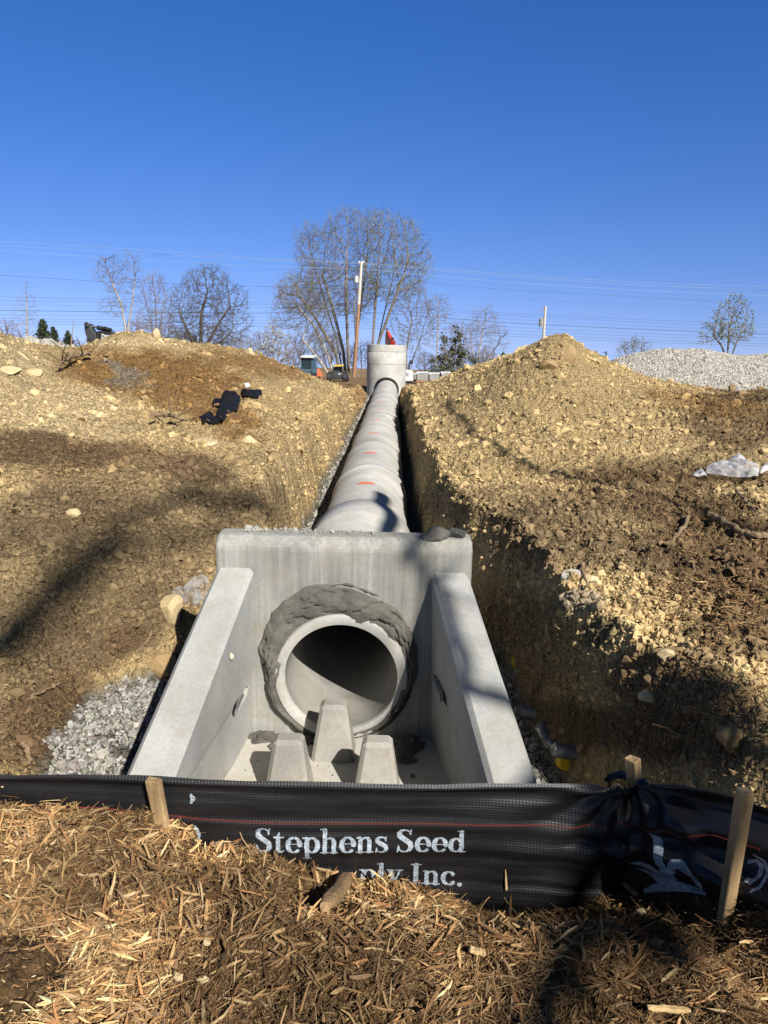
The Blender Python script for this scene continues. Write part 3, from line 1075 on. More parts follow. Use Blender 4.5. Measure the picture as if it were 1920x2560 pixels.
wing(-1, 3)
wing(1, 4)
m = MB().prism([hw((-.60, .04, -.12)), hw((.60, .04, -.12)), hw((.90, -1.48, -.12)), hw((-.80, -1.48, -.12))], (0, 0, .12))
m.build('floor_slab', M_conc_floor, H)


def baffle(x, y):
    b = [hw((x + a * .132, y + c * .115, .0)) for a, c in ((-1, -1), (1, -1), (1, 1), (-1, 1))]
    t = [hw((x + a * .078, y + c * .058, .335)) for a, c in ((-1, -1), (1, -1), (1, 1), (-1, 1))]
    # the faces stand on the slab
    b = [(p[0], p[1], p[2] - .02) for p in b]
    MB().hexa(b, t).build('baffle_block', M_conc_dark, H, bevel=.02, seg=1)


baffle(-.03, -.19)
baffle(-.245, -.60)
baffle(.24, -.60)

# mortar packed round the pipe: an uneven ring
nr_, na_ = 26, 260
aa = 2 * PI * np.arange(na_) / na_
ca, sa = np.cos(aa), np.sin(aa)
ro = .478 + .125 * np.clip(sa, 0, 1) ** 1.3 - .05 * np.clip(-sa, 0, 1) + .03 * np.clip(-ca, 0, 1) - .015 * np.clip(ca, 0, 1) + .03 * fbm(ca * 3 + 7, sa * 3, 5, 151) + .012 * fbm(ca * 11, sa * 11, 3, 152)
sm_ = np.clip(fbm(ca * 2.2 + 3, sa * 2.2, 4, 159) * 2.2 + .35 * np.clip(ca - .2 * sa, 0, 1), 0, 1)
ri = .402 + .008 * fbm(ca * 5, sa * 5, 3, 158) - .030 * sm_
T2 = np.linspace(0, 1, nr_)[None]
Rm = ri[:, None] + (ro - ri)[:, None] * T2
A2 = np.repeat(aa[:, None], nr_, 1)
bul = -(.030 + .030 * sm_[:, None]) * (1 - T2) - .036 * np.sin(PI * np.clip(T2, .02, 1)) ** .7 + .004
lump_ = .020 * fbm(ca[:, None] * Rm * 9, sa[:, None] * Rm * 9, 4, 153) + .012 * fbm(A2 * 2.2 + fbm(A2 * 3, Rm * 9, 2, 4), Rm * 38, 4, 155)
crk = 1 - np.abs(fbm(A2 * 2.0 + 5, Rm * 16 + .6 * np.sin(A2 * 5), 3, 157)) * 7
bul = bul + lump_ * np.sin(PI * np.clip(T2, .04, .96)) + .022 * np.clip(crk, 0, 1) ** 2 * (T2 > .08) * (T2 < .95)
gap = np.exp(-((Rm - (.565 + .012 * np.sin(A2 * 9) - .05 * np.clip(1.1 - A2, 0, 1))) / .007) ** 2) * sstep(.35, .6, A2) * sstep(1.75, 1.45, A2)
bul = bul + .055 * gap
Vm = np.stack([Rm * ca[:, None], bul, Rm * sa[:, None]], -1).reshape(-1, 3) + np.array([AX, YW, .42])
Fm = np.array([(j * nr_ + i, j * nr_ + i + 1, ((j + 1) % na_) * nr_ + i + 1, ((j + 1) % na_) * nr_ + i) for j in range(na_) for i in range(nr_ - 1)])
np_mesh('mortar_collar', Vm, Fm, M_mortar, H, smooth=True)

# ------------------------------------------------------------------ pipe run
JY = [7.15 + 2.44 * k for k in range(11)]
ends = [YW - .055] + JY + [33.3]
for k in range(len(ends) - 1):
    a, b = ends[k], ends[k + 1]
    L = b - a - .008
    s0 = 0.0 if k == 0 else .07
    big = .522 if k == 0 else .488 + .006 * math.sin(k * 2.1)
    bl = .55 if k == 0 else .16
    sh = .04 * math.sin(k * 1.9) * .25
    M4 = Matrix.Translation((AX + sh, a, .42 + .003 * math.sin(k * 3))) @ Matrix.Rotation(-PI / 2, 4, 'X')
    last = k == len(ends) - 2
    if k == 0:
        prof = [(.355, L), (.345, .03), (.349, .012), (.395, 0), (.406, .004), (.414, .02), (.432, .10), (.47, .13)]
    else:
        prof = [(.38, L), (.38, -s0), (.44, -s0), (.44, .0), (.465, .004), (.472, .012)]
    if last:
        prof += [(.472, L)]
    else:
        prof += [(.472, L - bl - .10), (big - .004, L - bl), (big, L - bl + .02), (big, L - .012), (big - .01, L)]
    lab = ['concrete pipe piece next to the headwall, with the widest bell', 'second concrete pipe piece from the headwall, orange dot at its crown'][k] if k < 2 else \
        ('last concrete pipe piece, entering the manhole opening' if last else '%s concrete pipe piece counted from the headwall' % ['third', 'fourth', 'fifth', 'sixth', 'seventh', 'eighth', 'ninth', 'tenth', 'eleventh'][k - 2])
    T = thing('concrete_pipe', lab, 'pipe', (AX, a, 0), 'concrete pipe pieces laid end to end')
    MB().lathe(prof, M4, 64, closed=True).build('barrel', M_conc_pipe, T, smooth=True)
    if k == 0:
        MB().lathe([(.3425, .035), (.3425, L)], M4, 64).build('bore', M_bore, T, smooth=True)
    if k > 0 and k < 10:
        cyk = a + 1.12
        wdt, ln = .105 * (1 - .02 * k), .055
        vv, ff = [], []
        na = 26
        r0 = .4745
        off = -.06 + .10 * math.sin(k * 1.3) * .4
        rg = np.random.default_rng(k)
        vv.append((AX + sh + r0 * math.sin(off), cyk, .42 + .003 * math.sin(k * 3) + r0 * math.cos(off)))
        for ring in (.5, 1.0):
            for j in range(na):
                q = 2 * PI * j / na
                w = ring * (1 + .16 * rg.uniform(-1, 1) * (ring == 1))
                aa = off + wdt * w * math.cos(q) / r0
                vv.append((AX + sh + r0 * math.sin(aa), cyk + ln * w * math.sin(q), .42 + .003 * math.sin(k * 3) + r0 * math.cos(aa)))
        for j in range(na):
            ff.append((0, 1 + j, 1 + (j + 1) % na))
            ff.append((1 + j, 1 + na + j, 1 + na + (j + 1) % na, 1 + (j + 1) % na))
        MB().add(vv, ff).build('paint_mark', M_orange, T)

# ------------------------------------------------------------------ manhole
MY, MR = 34.1, .885
zc1, zc2, zt_ = at(960, 912, MY - MR)[2], at(960, 880, MY - MR)[2], at(960, 862, MY - MR)[2]
T = thing('concrete_manhole', 'tall round concrete manhole standing at the far end of the pipe', 'manhole', (AX, MY, 0))
MZ = Matrix.Translation((AX - .02, MY, 0))
bs = MB().lathe([(MR, -.1), (MR, zc1 - .012), (MR - .012, zc1), (MR - .13, zc1), (MR - .13, -.1)], MZ, 64, closed=True).build('base_section', M_conc_pipe, T, smooth=True)
MH = Matrix.Translation((AX, MY - 1.2, .46)) @ Matrix.Rotation(-PI / 2, 4, 'X')
cut(bs, MB().lathe([(.001, 0), (.56, 0), (.56, 1.2), (.001, 1.2)], MH, 40))
MB().lathe([(MR - .008, zc1 + .006), (MR + .004, zc1 + .02), (MR + .004, zc2 - .012), (MR - .006, zc2), (MR - .13, zc2), (MR - .13, zc1 + .006)], MZ, 64, closed=True).build('riser_ring', M_conc_pipe, T, smooth=True)
MB().lathe([(MR - .006, zc2 + .006), (MR + .006, zc2 + .016), (MR + .006, zt_ - .015), (MR - .008, zt_), (MR - .13, zt_), (MR - .13, zc2 + .006)], MZ, 64, closed=True).build('top_ring', M_conc_pipe, T, smooth=True)
# rubber boot lining the opening
vv, ff = [], []
na = 48
for ring, (rr, dy) in enumerate(((.565, -.012), (.50, -.012), (.485, .10))):
    for j in range(na):
        q = 2 * PI * j / na
        x, z = rr * math.cos(q), rr * math.sin(q)
        yy = MY - math.sqrt(max(.01, MR * MR - x * x)) + dy
        vv.append((AX + x, yy, .46 + z))
for ring in range(2):
    for j in range(na):
        ff.append((ring * na + j, ring * na + (j + 1) % na, (ring + 1) * na + (j + 1) % na, (ring + 1) * na + j))
MB().add(vv, ff).build('rubber_boot', M_gasket, T)


def on_manhole(px, py, out=.004):
    p = at(px, py, MY)
    x = p[0] - AX + .02
    yy = MY - math.sqrt(max(0, MR * MR - x * x)) - out
    q = at(px, py, yy)
    return q


def decal(parent, name, pxs, mat, fn, smooth=False):
    P = [fn(*p) for p in pxs]
    return MB().add(P, [tuple(range(len(P)))]).build(name, mat, parent)


decal(T, 'black_mark', [(938, 884), (940, 882), (941, 890), (939, 897), (937, 890)], M_letter_dark, lambda a, b: on_manhole(a, b, .012))
for i, yy in enumerate((915.5, 917.5, 919.5)):
    decal(T, 'stencil_line', [(917.5, yy), (935 - 2 * i, yy), (935 - 2 * i, yy + .8), (917.5, yy + .8)], M_machine2, lambda a, b: on_manhole(a, b, .03))
decal(T, 'white_mark', [(936, 918), (939, 918), (938.5, 926), (936.5, 925)], M_letter, lambda a, b: on_manhole(a, b, .012))

# red clamp standing behind the manhole rim
cy = MY + .2
T = thing('lifting_clamp', 'red and dark tapered lifting tackle poking up above the manhole rim', 'lifting tackle', at(977, 866, cy))
MB().prism([at(*p, cy) for p in ((963, 870), (963, 838), (966, 826), (972, 830), (983, 870))], (0, .18, 0)).build('dark_side_plate', flat_mat('dark maroon steel', (.06, .02, .022)), T, bevel=.01)
MB().prism([at(*p, cy - .05) for p in ((966, 826), (970, 825), (981, 842), (987, 851), (990, 870), (978, 870), (976, 851), (970, 838))], (0, .12, 0)).build('red_plate', M_red, T, bevel=.01)
MB().prism([at(*p, cy - .07) for p in ((977, 844), (984, 843), (985, 849), (978, 850))], (0, .05, 0)).build('dark_bracket', M_machine, T)
for i in range(4):
    MB().tube([at(979 + 2.6 * i, 851, cy - .075), at(981 + 2.6 * i, 869, cy - .075)], .012, 6).build('rib', M_red, T)
ring = [at(967 + 2.3 * math.cos(q), 822.5 + 2.6 * math.sin(q), cy) for q in np.linspace(0, 2 * PI, 13)]
MB().tube(ring, .018, 6, cap=False).build('lifting_ring', M_machine, T)

# ------------------------------------------------------------------ silt fence
_corner = at(1585, 1962, FENCE_Y)
P0 = np.array([-3.2, FENCE_Y]); P1 = np.array([_corner[0], FENCE_Y])
_e = at(1920, 2028, 1.93); P2 = np.array([_e[0], 1.93]); _dv = (P2 - P1) / np.linalg.norm(P2 - P1); P2 = P1 + _dv * 1.1
L1, L2 = np.linalg.norm(P1 - P0), np.linalg.norm(P2 - P1)


def plan(s):
    s = np.asarray(s, float)
    a = np.clip(s / L1, 0, 1)[..., None]
    b = np.clip((s - L1) / L2, 0, 1)[..., None]
    return np.where((s <= L1)[..., None], P0 + (P1 - P0) * a, P1 + (P2 - P1) * b)


def fence_hit(px, py):
    """distance along the fence and height where a sight line meets the fence"""
    d = ray(px, py)
    q = CAMP + d * (FENCE_Y / d[1])
    if q[0] <= P1[0]:
        return q[0] - P0[0], q[2]
    n = np.array([-_dv[1], _dv[0]])
    t = (P1 @ n) / (d[:2] @ n)
    q = d[:2] * t
    return L1 + (q - P1) @ _dv, CAMP[2] + d[2] * t


_tp = [(-400, 1922), (0, 1932), (200, 1934), (400, 1940), (600, 1946), (765, 1950), (1100, 1956), (1345, 1957), (1500, 1961), (1584, 1963), (1592, 1943), (1660, 1949), (1720, 1956), (1780, 1972), (1830, 1988), (1920, 2022), (2000, 2060)]
_th = [fence_hit(*p) for p in _tp]
_ts, _tz = [a for a, b in _th], [b for a, b in _th]


def fdisp(s, v):
    """how far the fabric bulges towards the camera; v = drop below the top edge"""
    s, v = np.asarray(s, float), np.asarray(v, float)
    d = .010 * fbm(s * 1.1, v * 22, 3, 201) + .018 * fbm(s * .9 + 4, v * 6, 2, 203)
    d = d + .020 * np.exp(-((v - .012) / .018) ** 2)                    # rolled hem
    d = d + .012 * np.exp(-((v - .18) / .03) ** 2) * sstep(1.5, 2.6, s) + .018 * np.exp(-((v - .265) / .045) ** 2) * sstep(2.0, 3.0, s)
    # folds fanning out from the corner stake
    ds, dv = s - (L1 - .015), v + .03
    ang = np.arctan2(ds, dv)
    rad = np.hypot(ds, dv)
    fold = .020 * np.sin(ang * 15 + 1.0) * np.exp(-rad / .30) * sstep(0, .06, rad)
    fold = fold + .045 * sstep(.02, .30, ds) * np.exp(-((ang - .85) / .16) ** 2) * np.exp(-rad / .5)
    sag = -.03 * sstep(0, .25, v) * np.sin(np.clip(s / L1, 0, 1) * PI * 3) ** 2
    d = d + .03 * np.sin(v * 38 + s * 5) * sstep(L1 + .02, L1 + .15, s) * (1 - sstep(.15, .35, v))
    d = d + .03 * np.clip(v, 0, .6) * sstep(L1 + .0, L1 + .12, s)       # the right stretch leans back
    return d + fold + sag


def fence_pt(s, z, out=0.0):
    s, z = np.asarray(s, float), np.asarray(z, float)
    v = np.interp(s, _ts, _tz) - z
    b = plan(s)
    n2 = np.array([_dv[1], -_dv[0]])
    k = sstep(L1 - .05, L1 + .05, s)[..., None]
    nn = np.array([0., -1.]) * (1 - k) + n2 * k
    d = fdisp(s, v) + out
    return np.concatenate([b + nn * d[..., None], z[..., None]], -1)


TF = thing('silt_fence', 'low black woven silt fence with pale printed lettering, held by wooden stakes', 'silt fence', (0, FENCE_Y, .2))
ss = np.concatenate([np.linspace(.1, L1 - .35, 330), np.linspace(L1 - .35, L1 + L2 - .02, 240)[1:]])
vv_ = np.concatenate([np.linspace(-.004, .05, 14), np.linspace(.05, .82, 120)[1:]])
SS, VV = np.meshgrid(ss, vv_, indexing='ij')
top = np.interp(SS, _ts, _tz) + .006 * fbm(SS * 3, SS * 0, 3, 207)
pts = fence_pt(SS, top - VV).reshape(-1, 3)
na, nb = SS.shape
ii = np.arange(na * nb).reshape(na, nb)
Ff = np.stack([ii[:-1, :-1], ii[:-1, 1:], ii[1:, 1:], ii[1:, :-1]], -1).reshape(-1, 4)
fab = np_mesh('fabric', pts, Ff, M_fabric, TF, smooth=True)

# red stitching: a zigzag thread
_sp = [(-40, 2012), (250, 2019), (490, 2041), (700, 2050), (960, 2056), (1200, 2058), (1440, 2060), (1580, 2060), (1640, 2070), (1700, 2078), (1800, 2080), (1920, 2112)]
sh_ = [fence_hit(*p) for p in _sp]
s_ = np.arange(sh_[0][0], sh_[-1][0], .0042)
z_ = np.interp(s_, [a for a, b in sh_], [b for a, b in sh_]) + np.where(np.arange(len(s_)) % 2, .0035, -.0035)
tp = fence_pt(s_, z_, .004)
w2 = .0013
Vt = np.concatenate([tp + [0, 0, w2], tp - [0, 0, w2]])
n_ = len(tp)
Ft = np.array([(i, i + 1, n_ + i + 1, n_ + i) for i in range(n_ - 1)])
np_mesh('stitching', Vt, Ft, M_thread, TF)


# letters drawn as strokes of changing width and filled on a fine raster, then laid on the fabric
def arc(cx, cy, rx, ry, a0, a1, w0, w1, n=22):
    a = np.radians(np.linspace(a0, a1, n))
    th = np.abs(np.cos(a))
    return [(cx + rx * math.cos(q), cy + ry * math.sin(q)) for q in a], list(w0 + (w1 - w0) * th)


def st(pts, w):
    return pts, ([w] * len(pts) if isinstance(w, (int, float)) else w)


def serif(x0, x1, y, w=.028):
    return st([(x0, y), (x1, y)], w)


_S = [(.50, .74), (.47, .88), (.39, .955), (.28, .97), (.16, .92), (.11, .80), (.13, .68), (.24, .58), (.38, .48), (.50, .38), (.53, .24), (.47, .10), (.34, .03), (.22, .035), (.12, .11), (.08, .27)]
_Sw = [.025, .03, .035, .04, .06, .085, .095, .10, .10, .095, .09, .06, .04, .035, .03, .025]
GL = {
    'S': ([st(_S, _Sw), st([(.50, .74), (.525, .98)], .025), st([(.08, .27), (.05, .02)], .025)], .66),
    't': ([st([(.17, .14), (.17, .62), (.20, .80)], [.075, .075, .02]), serif(.03, .36, .63, .03), st([(.17, .14), (.21, .05), (.29, .04), (.37, .10)], [.075, .05, .035, .02])], .43),
    'e': ([arc(.30, .33, .21, .30, 0, 312, .032, .085, 34), serif(.14, .50, .36, .028)], .60),
    'p': ([st([(.16, -.30), (.16, .58)], .078), arc(.34, .33, .20, .29, 170, -170, .034, .085, 34), serif(.03, .30, -.31), st([(.03, .62), (.16, .63)], .03)], .64),
    'h': ([st([(.15, .03), (.15, .97)], .078), st([(.16, .46), (.24, .58), (.34, .62), (.43, .58), (.47, .46), (.47, .03)], [.03, .035, .04, .06, .078, .078]), serif(.02, .28, .03), serif(.35, .60, .03), st([(.02, .97), (.15, .985)], .03)], .66),
    'n': ([st([(.15, .03), (.15, .58)], .078), st([(.16, .46), (.24, .58), (.34, .62), (.43, .58), (.47, .46), (.47, .03)], [.03, .035, .04, .06, .078, .078]), serif(.02, .28, .03), serif(.35, .60, .03), st([(.02, .62), (.15, .63)], .03)], .66),
    'd': ([st([(.46, .05), (.46, .97)], .078), arc(.28, .33, .20, .29, 10, 350, .034, .085, 34), serif(.46, .60, .03), st([(.33, .97), (.46, .985)], .03)], .66),
    's': ([st([(x * .78, y * .65) for x, y in _S], [v * .82 for v in _Sw]), st([(.39, .47), (.405, .64)], .022), st([(.065, .18), (.045, .01)], .022)], .50),
    'I': ([st([(.20, .03), (.20, .95)], .09), serif(.04, .36, .03, .032), serif(.04, .36, .96, .032)], .44),
    'c': ([arc(.29, .33, .21, .30, 48, 318, .032, .085, 30), st([(.43, .50), (.435, .50)], .06)], .56),
    'l': ([st([(.15, .03), (.15, .97)], .078), serif(.02, .29, .03), st([(.02, .97), (.15, .985)], .03)], .34),
    'y': ([st([(.13, .60), (.30, .05)], .07), st([(.48, .60), (.30, .05), (.20, -.22), (.08, -.26)], [.03, .03, .035, .05]), serif(.02, .26, .63), serif(.36, .58, .63)], .60),
    '.': ([st([(.12, .07), (.125, .07)], .085)], .27),
}


def stroke_mask(strokes, U, Vv):
    out = np.zeros(U.shape, bool)
    for pts, ws in strokes:
        for (x0, y0), (x1, y1), w0, w1 in zip(pts[:-1], pts[1:], ws[:-1], ws[1:]):
            dx, dy = x1 - x0, y1 - y0
            t = np.clip(((U - x0) * dx + (Vv - y0) * dy) / (dx * dx + dy * dy + 1e-9), 0, 1)
            out |= np.hypot(U - x0 - t * dx, Vv - y0 - t * dy) < w0 + (w1 - w0) * t
    return out


def raster(name, strokes, u0, u1, v0, v1, step, mapf, wear=.12, seed=0):
    U, Vv = np.meshgrid(np.arange(u0, u1, step), np.arange(v0, v1, step), indexing='ij')
    m = stroke_mask(strokes, U + step / 2, Vv + step / 2)
    rg = np.random.default_rng(seed)
    k1 = rg.uniform(0, 1, m.shape)
    thr = wear * (1 + 1.2 * fbm(U * 3 / (step * 50), Vv * 3 / (step * 50), 3, seed + 5))
    m &= k1 > thr
    i, j = np.nonzero(m)
    g = [(0, 0), (1, 0), (1, 1), (0, 1)]
    key = np.concatenate([(i + a) * 100000 + (j + b) for a, b in g])
    uq, inv = np.unique(key, return_inverse=True)
    uu, vv2 = u0 + (uq // 100000) * step, v0 + (uq % 100000) * step
    s, z = mapf(uu, vv2)
    V3 = fence_pt(s, z, .0028)
    return np_mesh(name, V3, inv.reshape(4, -1).T, M_print, TF)


def text_on(name, txt, left, right, cap_px, seed):
    x, strokes = 0, []
    for ch in txt:
        if ch == ' ':
            x += .26
            continue
        g, adv = GL[ch]
        for pts, ws in g:
            strokes.append(([(p[0] + x, p[1]) for p in pts], ws))
        x += adv
    sL, zL = fence_hit(*left)
    sR, zR = fence_hit(*right)
    sc_ = (sR - sL) / x
    zc = fence_hit(left[0], left[1] - cap_px)[1] - zL

    def mapf(uu, vv2):
        return sL + uu * sc_, zL + (zR - zL) * uu / x + vv2 * zc
    return raster(name, strokes, -.1, x + .1, -.4, 1.1, .019, mapf, seed=seed)


text_on('lettering', 'Stephens Seed', (640, 2117), (1166, 2131), 56, 3)
text_on('lettering', 'ply Inc.', (897, 2214), (1160, 2224), 52, 4)


def px_strokes(name, strokes, seed, wear=.12):
    a = np.array([p for pts, ws in strokes for p in pts])
    def mapf(uu, vv2):
        h = [fence_hit(q, -w) for q, w in zip(uu, vv2)]
        return np.array([x[0] for x in h]), np.array([x[1] for x in h])
    st_ = [([(p[0], -p[1]) for p in pts], ws) for pts, ws in strokes]
    return raster(name, st_, a[:, 0].min() - 16, a[:, 0].max() + 16, -a[:, 1].max() - 16, -a[:, 1].min() + 16, 1.25, mapf, wear, seed)


px_strokes('sprout_emblem', [
    ([(1688, 2205), (1680, 2172), (1664, 2130), (1648, 2098), (1634, 2078)], [9, 9, 9.5, 8, 3]),
    ([(1686, 2208), (1668, 2182), (1640, 2163), (1612, 2154), (1585, 2153)], [11, 11, 9, 6, 2]),
    ([(1680, 2214), (1660, 2196), (1630, 2178), (1594, 2168)], [9, 8, 5, 2]),
    ([(1692, 2206), (1690, 2175), (1700, 2149), (1722, 2152), (1745, 2168), (1764, 2190), (1768, 2212)], [10, 10, 11, 13, 12, 10, 7]),
    ([(1622, 2222), (1650, 2213), (1690, 2208), (1730, 2216), (1770, 2226)], [6, 10, 14, 9, 6]),
], 6)
px_strokes('printed_ring', [
    ([(1868, 2158), (1885, 2156), (1898, 2168), (1902, 2186), (1893, 2196), (1880, 2190)], [4, 4, 5, 5, 4, 3]),
    ([(1880, 2140), (1905, 2158), (1918, 2185), (1914, 2208), (1900, 2212)], [3, 4, 5, 4, 3]),
], 7)
px_strokes('printed_arc', [([(490, 2058), (497, 2080), (494, 2110)], [2.5, 7, 4]), ([(516, 2110), (535, 2103), (556, 2104), (566, 2112)], [3, 4, 5, 4])], 8)
px_strokes('worn_spot', [([(479, 1984), (484, 1992), (481, 2000)], [4, 6, 4])], 9, .35)


def stake(name, px_top, px_bot, Y, wid, label, yaw=0., tilt_y=0.0, depth=None):
    a, b = at(*px_bot, Y - tilt_y), at(*px_top, Y)
    depth = depth or wid
    d = Vector(tuple(a - b)).normalized()
    a = np.array(b) + np.array(d) * (np.linalg.norm(a - b) + .35)
    ca, sa = math.cos(yaw), math.sin(yaw)
    q = [(ca * x * wid / 2 - sa * y * depth / 2, sa * x * wid / 2 + ca * y * depth / 2) for x, y in ((-1, -1), (1, -1), (1, 1), (-1, 1))]
    B = [(a[0] + x * .8, a[1] + y * .8, a[2]) for x, y in q]
    Tp = [(b[0] + x, b[1] + y, b[2] + .005 * (i % 2)) for i, (x, y) in enumerate(q)]
    o = MB().hexa(B, Tp).build(name, M_wood, TF, bevel=.003, seg=1)
    o['label'] = label
    return o


stake('stake', (383, 1950), (400, 2035), FENCE_Y - .05, .050, 'short tilted stake top in front of the fence at left', yaw=-.15, depth=.03)
stake('stake', (1581, 1897), (1588, 1980), FENCE_Y + .06, .042, 'square stake behind the corner of the fence', yaw=.75)
stake('stake', (1863, 1978), (1822, 2235), 1.90, .039, 'tall leaning stake in front of the fence at right', yaw=.12, tilt_y=-.02)
# black fabric tail tucked behind the corner stake
c = at(1570, 1950, FENCE_Y + .1)
vs, fs = [], []
for i in range(9):
    for j in range(5):
        q = -1.2 + 2.4 * i / 8
        r = .07 - .03 * abs(q) + .012 * math.sin(j * 2 + i)
        vs.append((c[0] - .02 + r * math.sin(q) * 1.2, c[1] + .05 * j / 4, c[2] - .05 + r * math.cos(q) * .9))
for i in range(8):
    for j in range(4):
        fs.append((i * 5 + j, i * 5 + j + 1, (i + 1) * 5 + j + 1, (i + 1) * 5 + j))
MB().add(vs, fs).build('fabric_tail', M_fabric, TF, smooth=True)


# ------------------------------------------------------------------ sheets, rubbish and rocks
def drape(name, rows_px, mat, label, cat, lift=.03, amp=.05, nu=40, nv=26, seed=0, smooth=True, y0=1.0, freq=6):
    """crumpled sheet laid over the ground; rows_px = list of (left px, right px) pairs along the sheet"""
    rg = np.array(rows_px, float)
    t = np.linspace(0, len(rg) - 1, nu)
    A = np.stack([np.interp(t, range(len(rg)), rg[:, k]) for k in range(4)], 1)
    v = np.linspace(0, 1, nv)
    px = A[:, None, 0] * (1 - v) + A[:, None, 2] * v
    py = A[:, None, 1] * (1 - v) + A[:, None, 3] * v
    edge = np.maximum(np.abs(v * 2 - 1)[None], np.abs(np.linspace(-1, 1, nu))[:, None])
    px = px + 5 * fbm(px * .05, py * .05, 3, seed) * (edge > .85)
    py = py + 4 * fbm(px * .05 + 9, py * .05, 3, seed) * (edge > .85)
    Q = ground_hit(px.ravel(), py.ravel(), y0)
    Q[:, 2] = gbase(Q[:, 0], Q[:, 1])
    sc_ = freq
    h = np.abs(fbm(Q[:, 0] * sc_, Q[:, 1] * sc_ * .6, 4, seed + 3))
    h2 = 1 - np.abs(fbm(Q[:, 0] * sc_ * 1.9, Q[:, 1] * sc_ * .9, 3, seed + 8))
    Q[:, 2] += lift + amp * (h * 1.4 + .6 * h2) * (1 - .75 * edge.ravel() ** 3)
    ii = np.arange(nu * nv).reshape(nu, nv)
    Fq = np.stack([ii[:-1, :-1], ii[:-1, 1:], ii[1:, 1:], ii[1:, :-1]], -1).reshape(-1, 4)
    o = np_mesh(name, Q, Fq, mat, smooth=smooth)
    return tag(o, label, cat)


drape('plastic_sheet', [(498, 1052, 506, 1068), (520, 1044, 525, 1070), (543, 1042, 548, 1071)], M_black_film, 'small crumpled black plastic flap at the lower end of the torn sheet', 'plastic sheet', .05, .07, 26, 16, 21, freq=3)
drape('plastic_sheet', [(541, 1060, 556, 1068), (548, 1035, 570, 1054), (552, 1012, 592, 1036), (556, 1001, 598, 1022), (572, 998, 604, 1012)], M_black_film, 'long torn black plastic sheet lying crumpled on the brown heap', 'plastic sheet', .06, .12, 60, 30, 22, freq=3)
drape('plastic_sheet', [(532, 1008, 534, 1027), (545, 1007, 548, 1028), (554, 1009, 556, 1026)], M_black_film, 'square black plastic scrap left of the long torn sheet', 'plastic sheet', .05, .05, 16, 12, 23)
drape('plastic_sheet', [(602, 988, 606, 1002), (620, 987, 626, 1004), (638, 985, 644, 1006), (655, 988, 656, 998)], M_black_film, 'black plastic scrap with a white label, uppermost on the brown heap', 'plastic sheet', .06, .09, 30, 14, 24, freq=3)
q = ground_hit([611, 622, 627, 616], [989, 987, 997, 1001])
q[:, 2] += .20
q2 = MB().add([tuple(p) for p in q], [(0, 1, 2, 3)]).build('paper_label', M_white, None)
tag(q2, 'small white paper tag lying on the uppermost black plastic scrap', 'paper')
drape('plastic_sheet', [(1763, 1188, 1766, 1196), (1790, 1172, 1800, 1204), (1820, 1166, 1830, 1206), (1842, 1150, 1846, 1208), (1868, 1168, 1872, 1210), (1890, 1170, 1893, 1206), (1898, 1182, 1899, 1196)], M_clear, 'crumpled clear plastic sheet half buried in dark soil at the right edge', 'plastic sheet', .04, .09, 90, 50, 25, freq=4)
drape('plastic_sheet', [(1895, 1186, 1897, 1204), (1915, 1176, 1918, 1196), (1935, 1174, 1940, 1192)], M_clear, 'piece of clear plastic cut off by the right edge of the picture', 'plastic sheet', .05, .10, 24, 16, 26, freq=2)
drape('plastic_sheet', [(1728, 1196, 1730, 1202), (1745, 1189, 1750, 1203), (1760, 1192, 1764, 1201)], M_clear, 'smallest scrap of clear plastic, left of the crumpled sheet', 'plastic sheet', .03, .05, 16, 10, 27)
drape('plastic_sheet', [(430, 1492, 440, 1516), (455, 1486, 465, 1522), (480, 1462, 490, 1528), (500, 1456, 512, 1512), (520, 1462, 528, 1488)], M_clear_dull, 'glassy clear plastic wrap on the gravel behind the left wing', 'plastic sheet', .04, .07, 44, 26, 28, freq=6)


def rock(px, py, size, mat, label, seed, sink=.25, flat=.75, rz=0., up=0.0):
    p = gh(px, py)
    o = rock_mesh('rock', (size, size * .8, size * flat), mat, seed=seed, loc=(p[0], p[1], p[2] + size * flat * (.28 - sink) + up), rz=rz)
    return tag(o, label, 'rock')


rock(626, 1112, .13, M_rock, 'pale clay boulder standing on the bench left of the pipe', 31, .1)
rock(512, 1112, .21, M_rock, 'flat pale slab at the foot of the brown heap', 32, .3, .35, .5)
rock(25, 930, .18, M_rock, 'broad cream slab near the top of the pale left heap', 33, .2, .4)
rock(85, 935, .13, M_rock, 'cracked cream block right of the broad slab on the pale left heap', 34, .2, .6)
rock(582, 979, .085, M_rock, 'small pale stone above the black plastic on the brown heap', 35, .1)
rock(391, 850, .085, M_rock, 'upright cream stone standing on the crest of the brown heap', 36, -.25, 1.35, up=.04)
rock(183, 1285, .065, M_rock, 'rounded pale stone on the shaded left slope', 37, .3)
rock(625, 884, .12, M_rock, 'pale stone on the right shoulder of the brown heap crest', 38, .0)
rock(425, 1530, .125, M_rock, 'cream boulder beside the plastic wrap left of the wing', 39, .1, 1.1)
rock(410, 1675, .15, M_rock_brown, 'brown boulder in the shadow left of the headwall', 40, .2)
rock(1432, 1450, .085, M_rock_white, 'whitish clay lump on the right bank edge', 41, .15)
rock(1470, 1460, .075, M_rock, 'yellowish clay lump touching the whitish one on the right bank', 42, .15)
rock(1570, 1115, .12, M_rock_white, 'pinkish pale stone low on the right heap', 43, .1, .5)
rock(1420, 905, .17, M_rock_brown, 'large dark clod jutting near the peak of the right heap', 44, .05, 1.3)
rock(1370, 920, .16, M_rock_brown, 'brown clod left of the large dark one on the right heap', 45, .1)
rock(1665, 1640, .045, M_rock, 'long pale stone among splinters on the right bank', 46, .15)
rock(1735, 1640, .04, M_rock, 'yellow clay stone right of the long pale one', 47, .2)
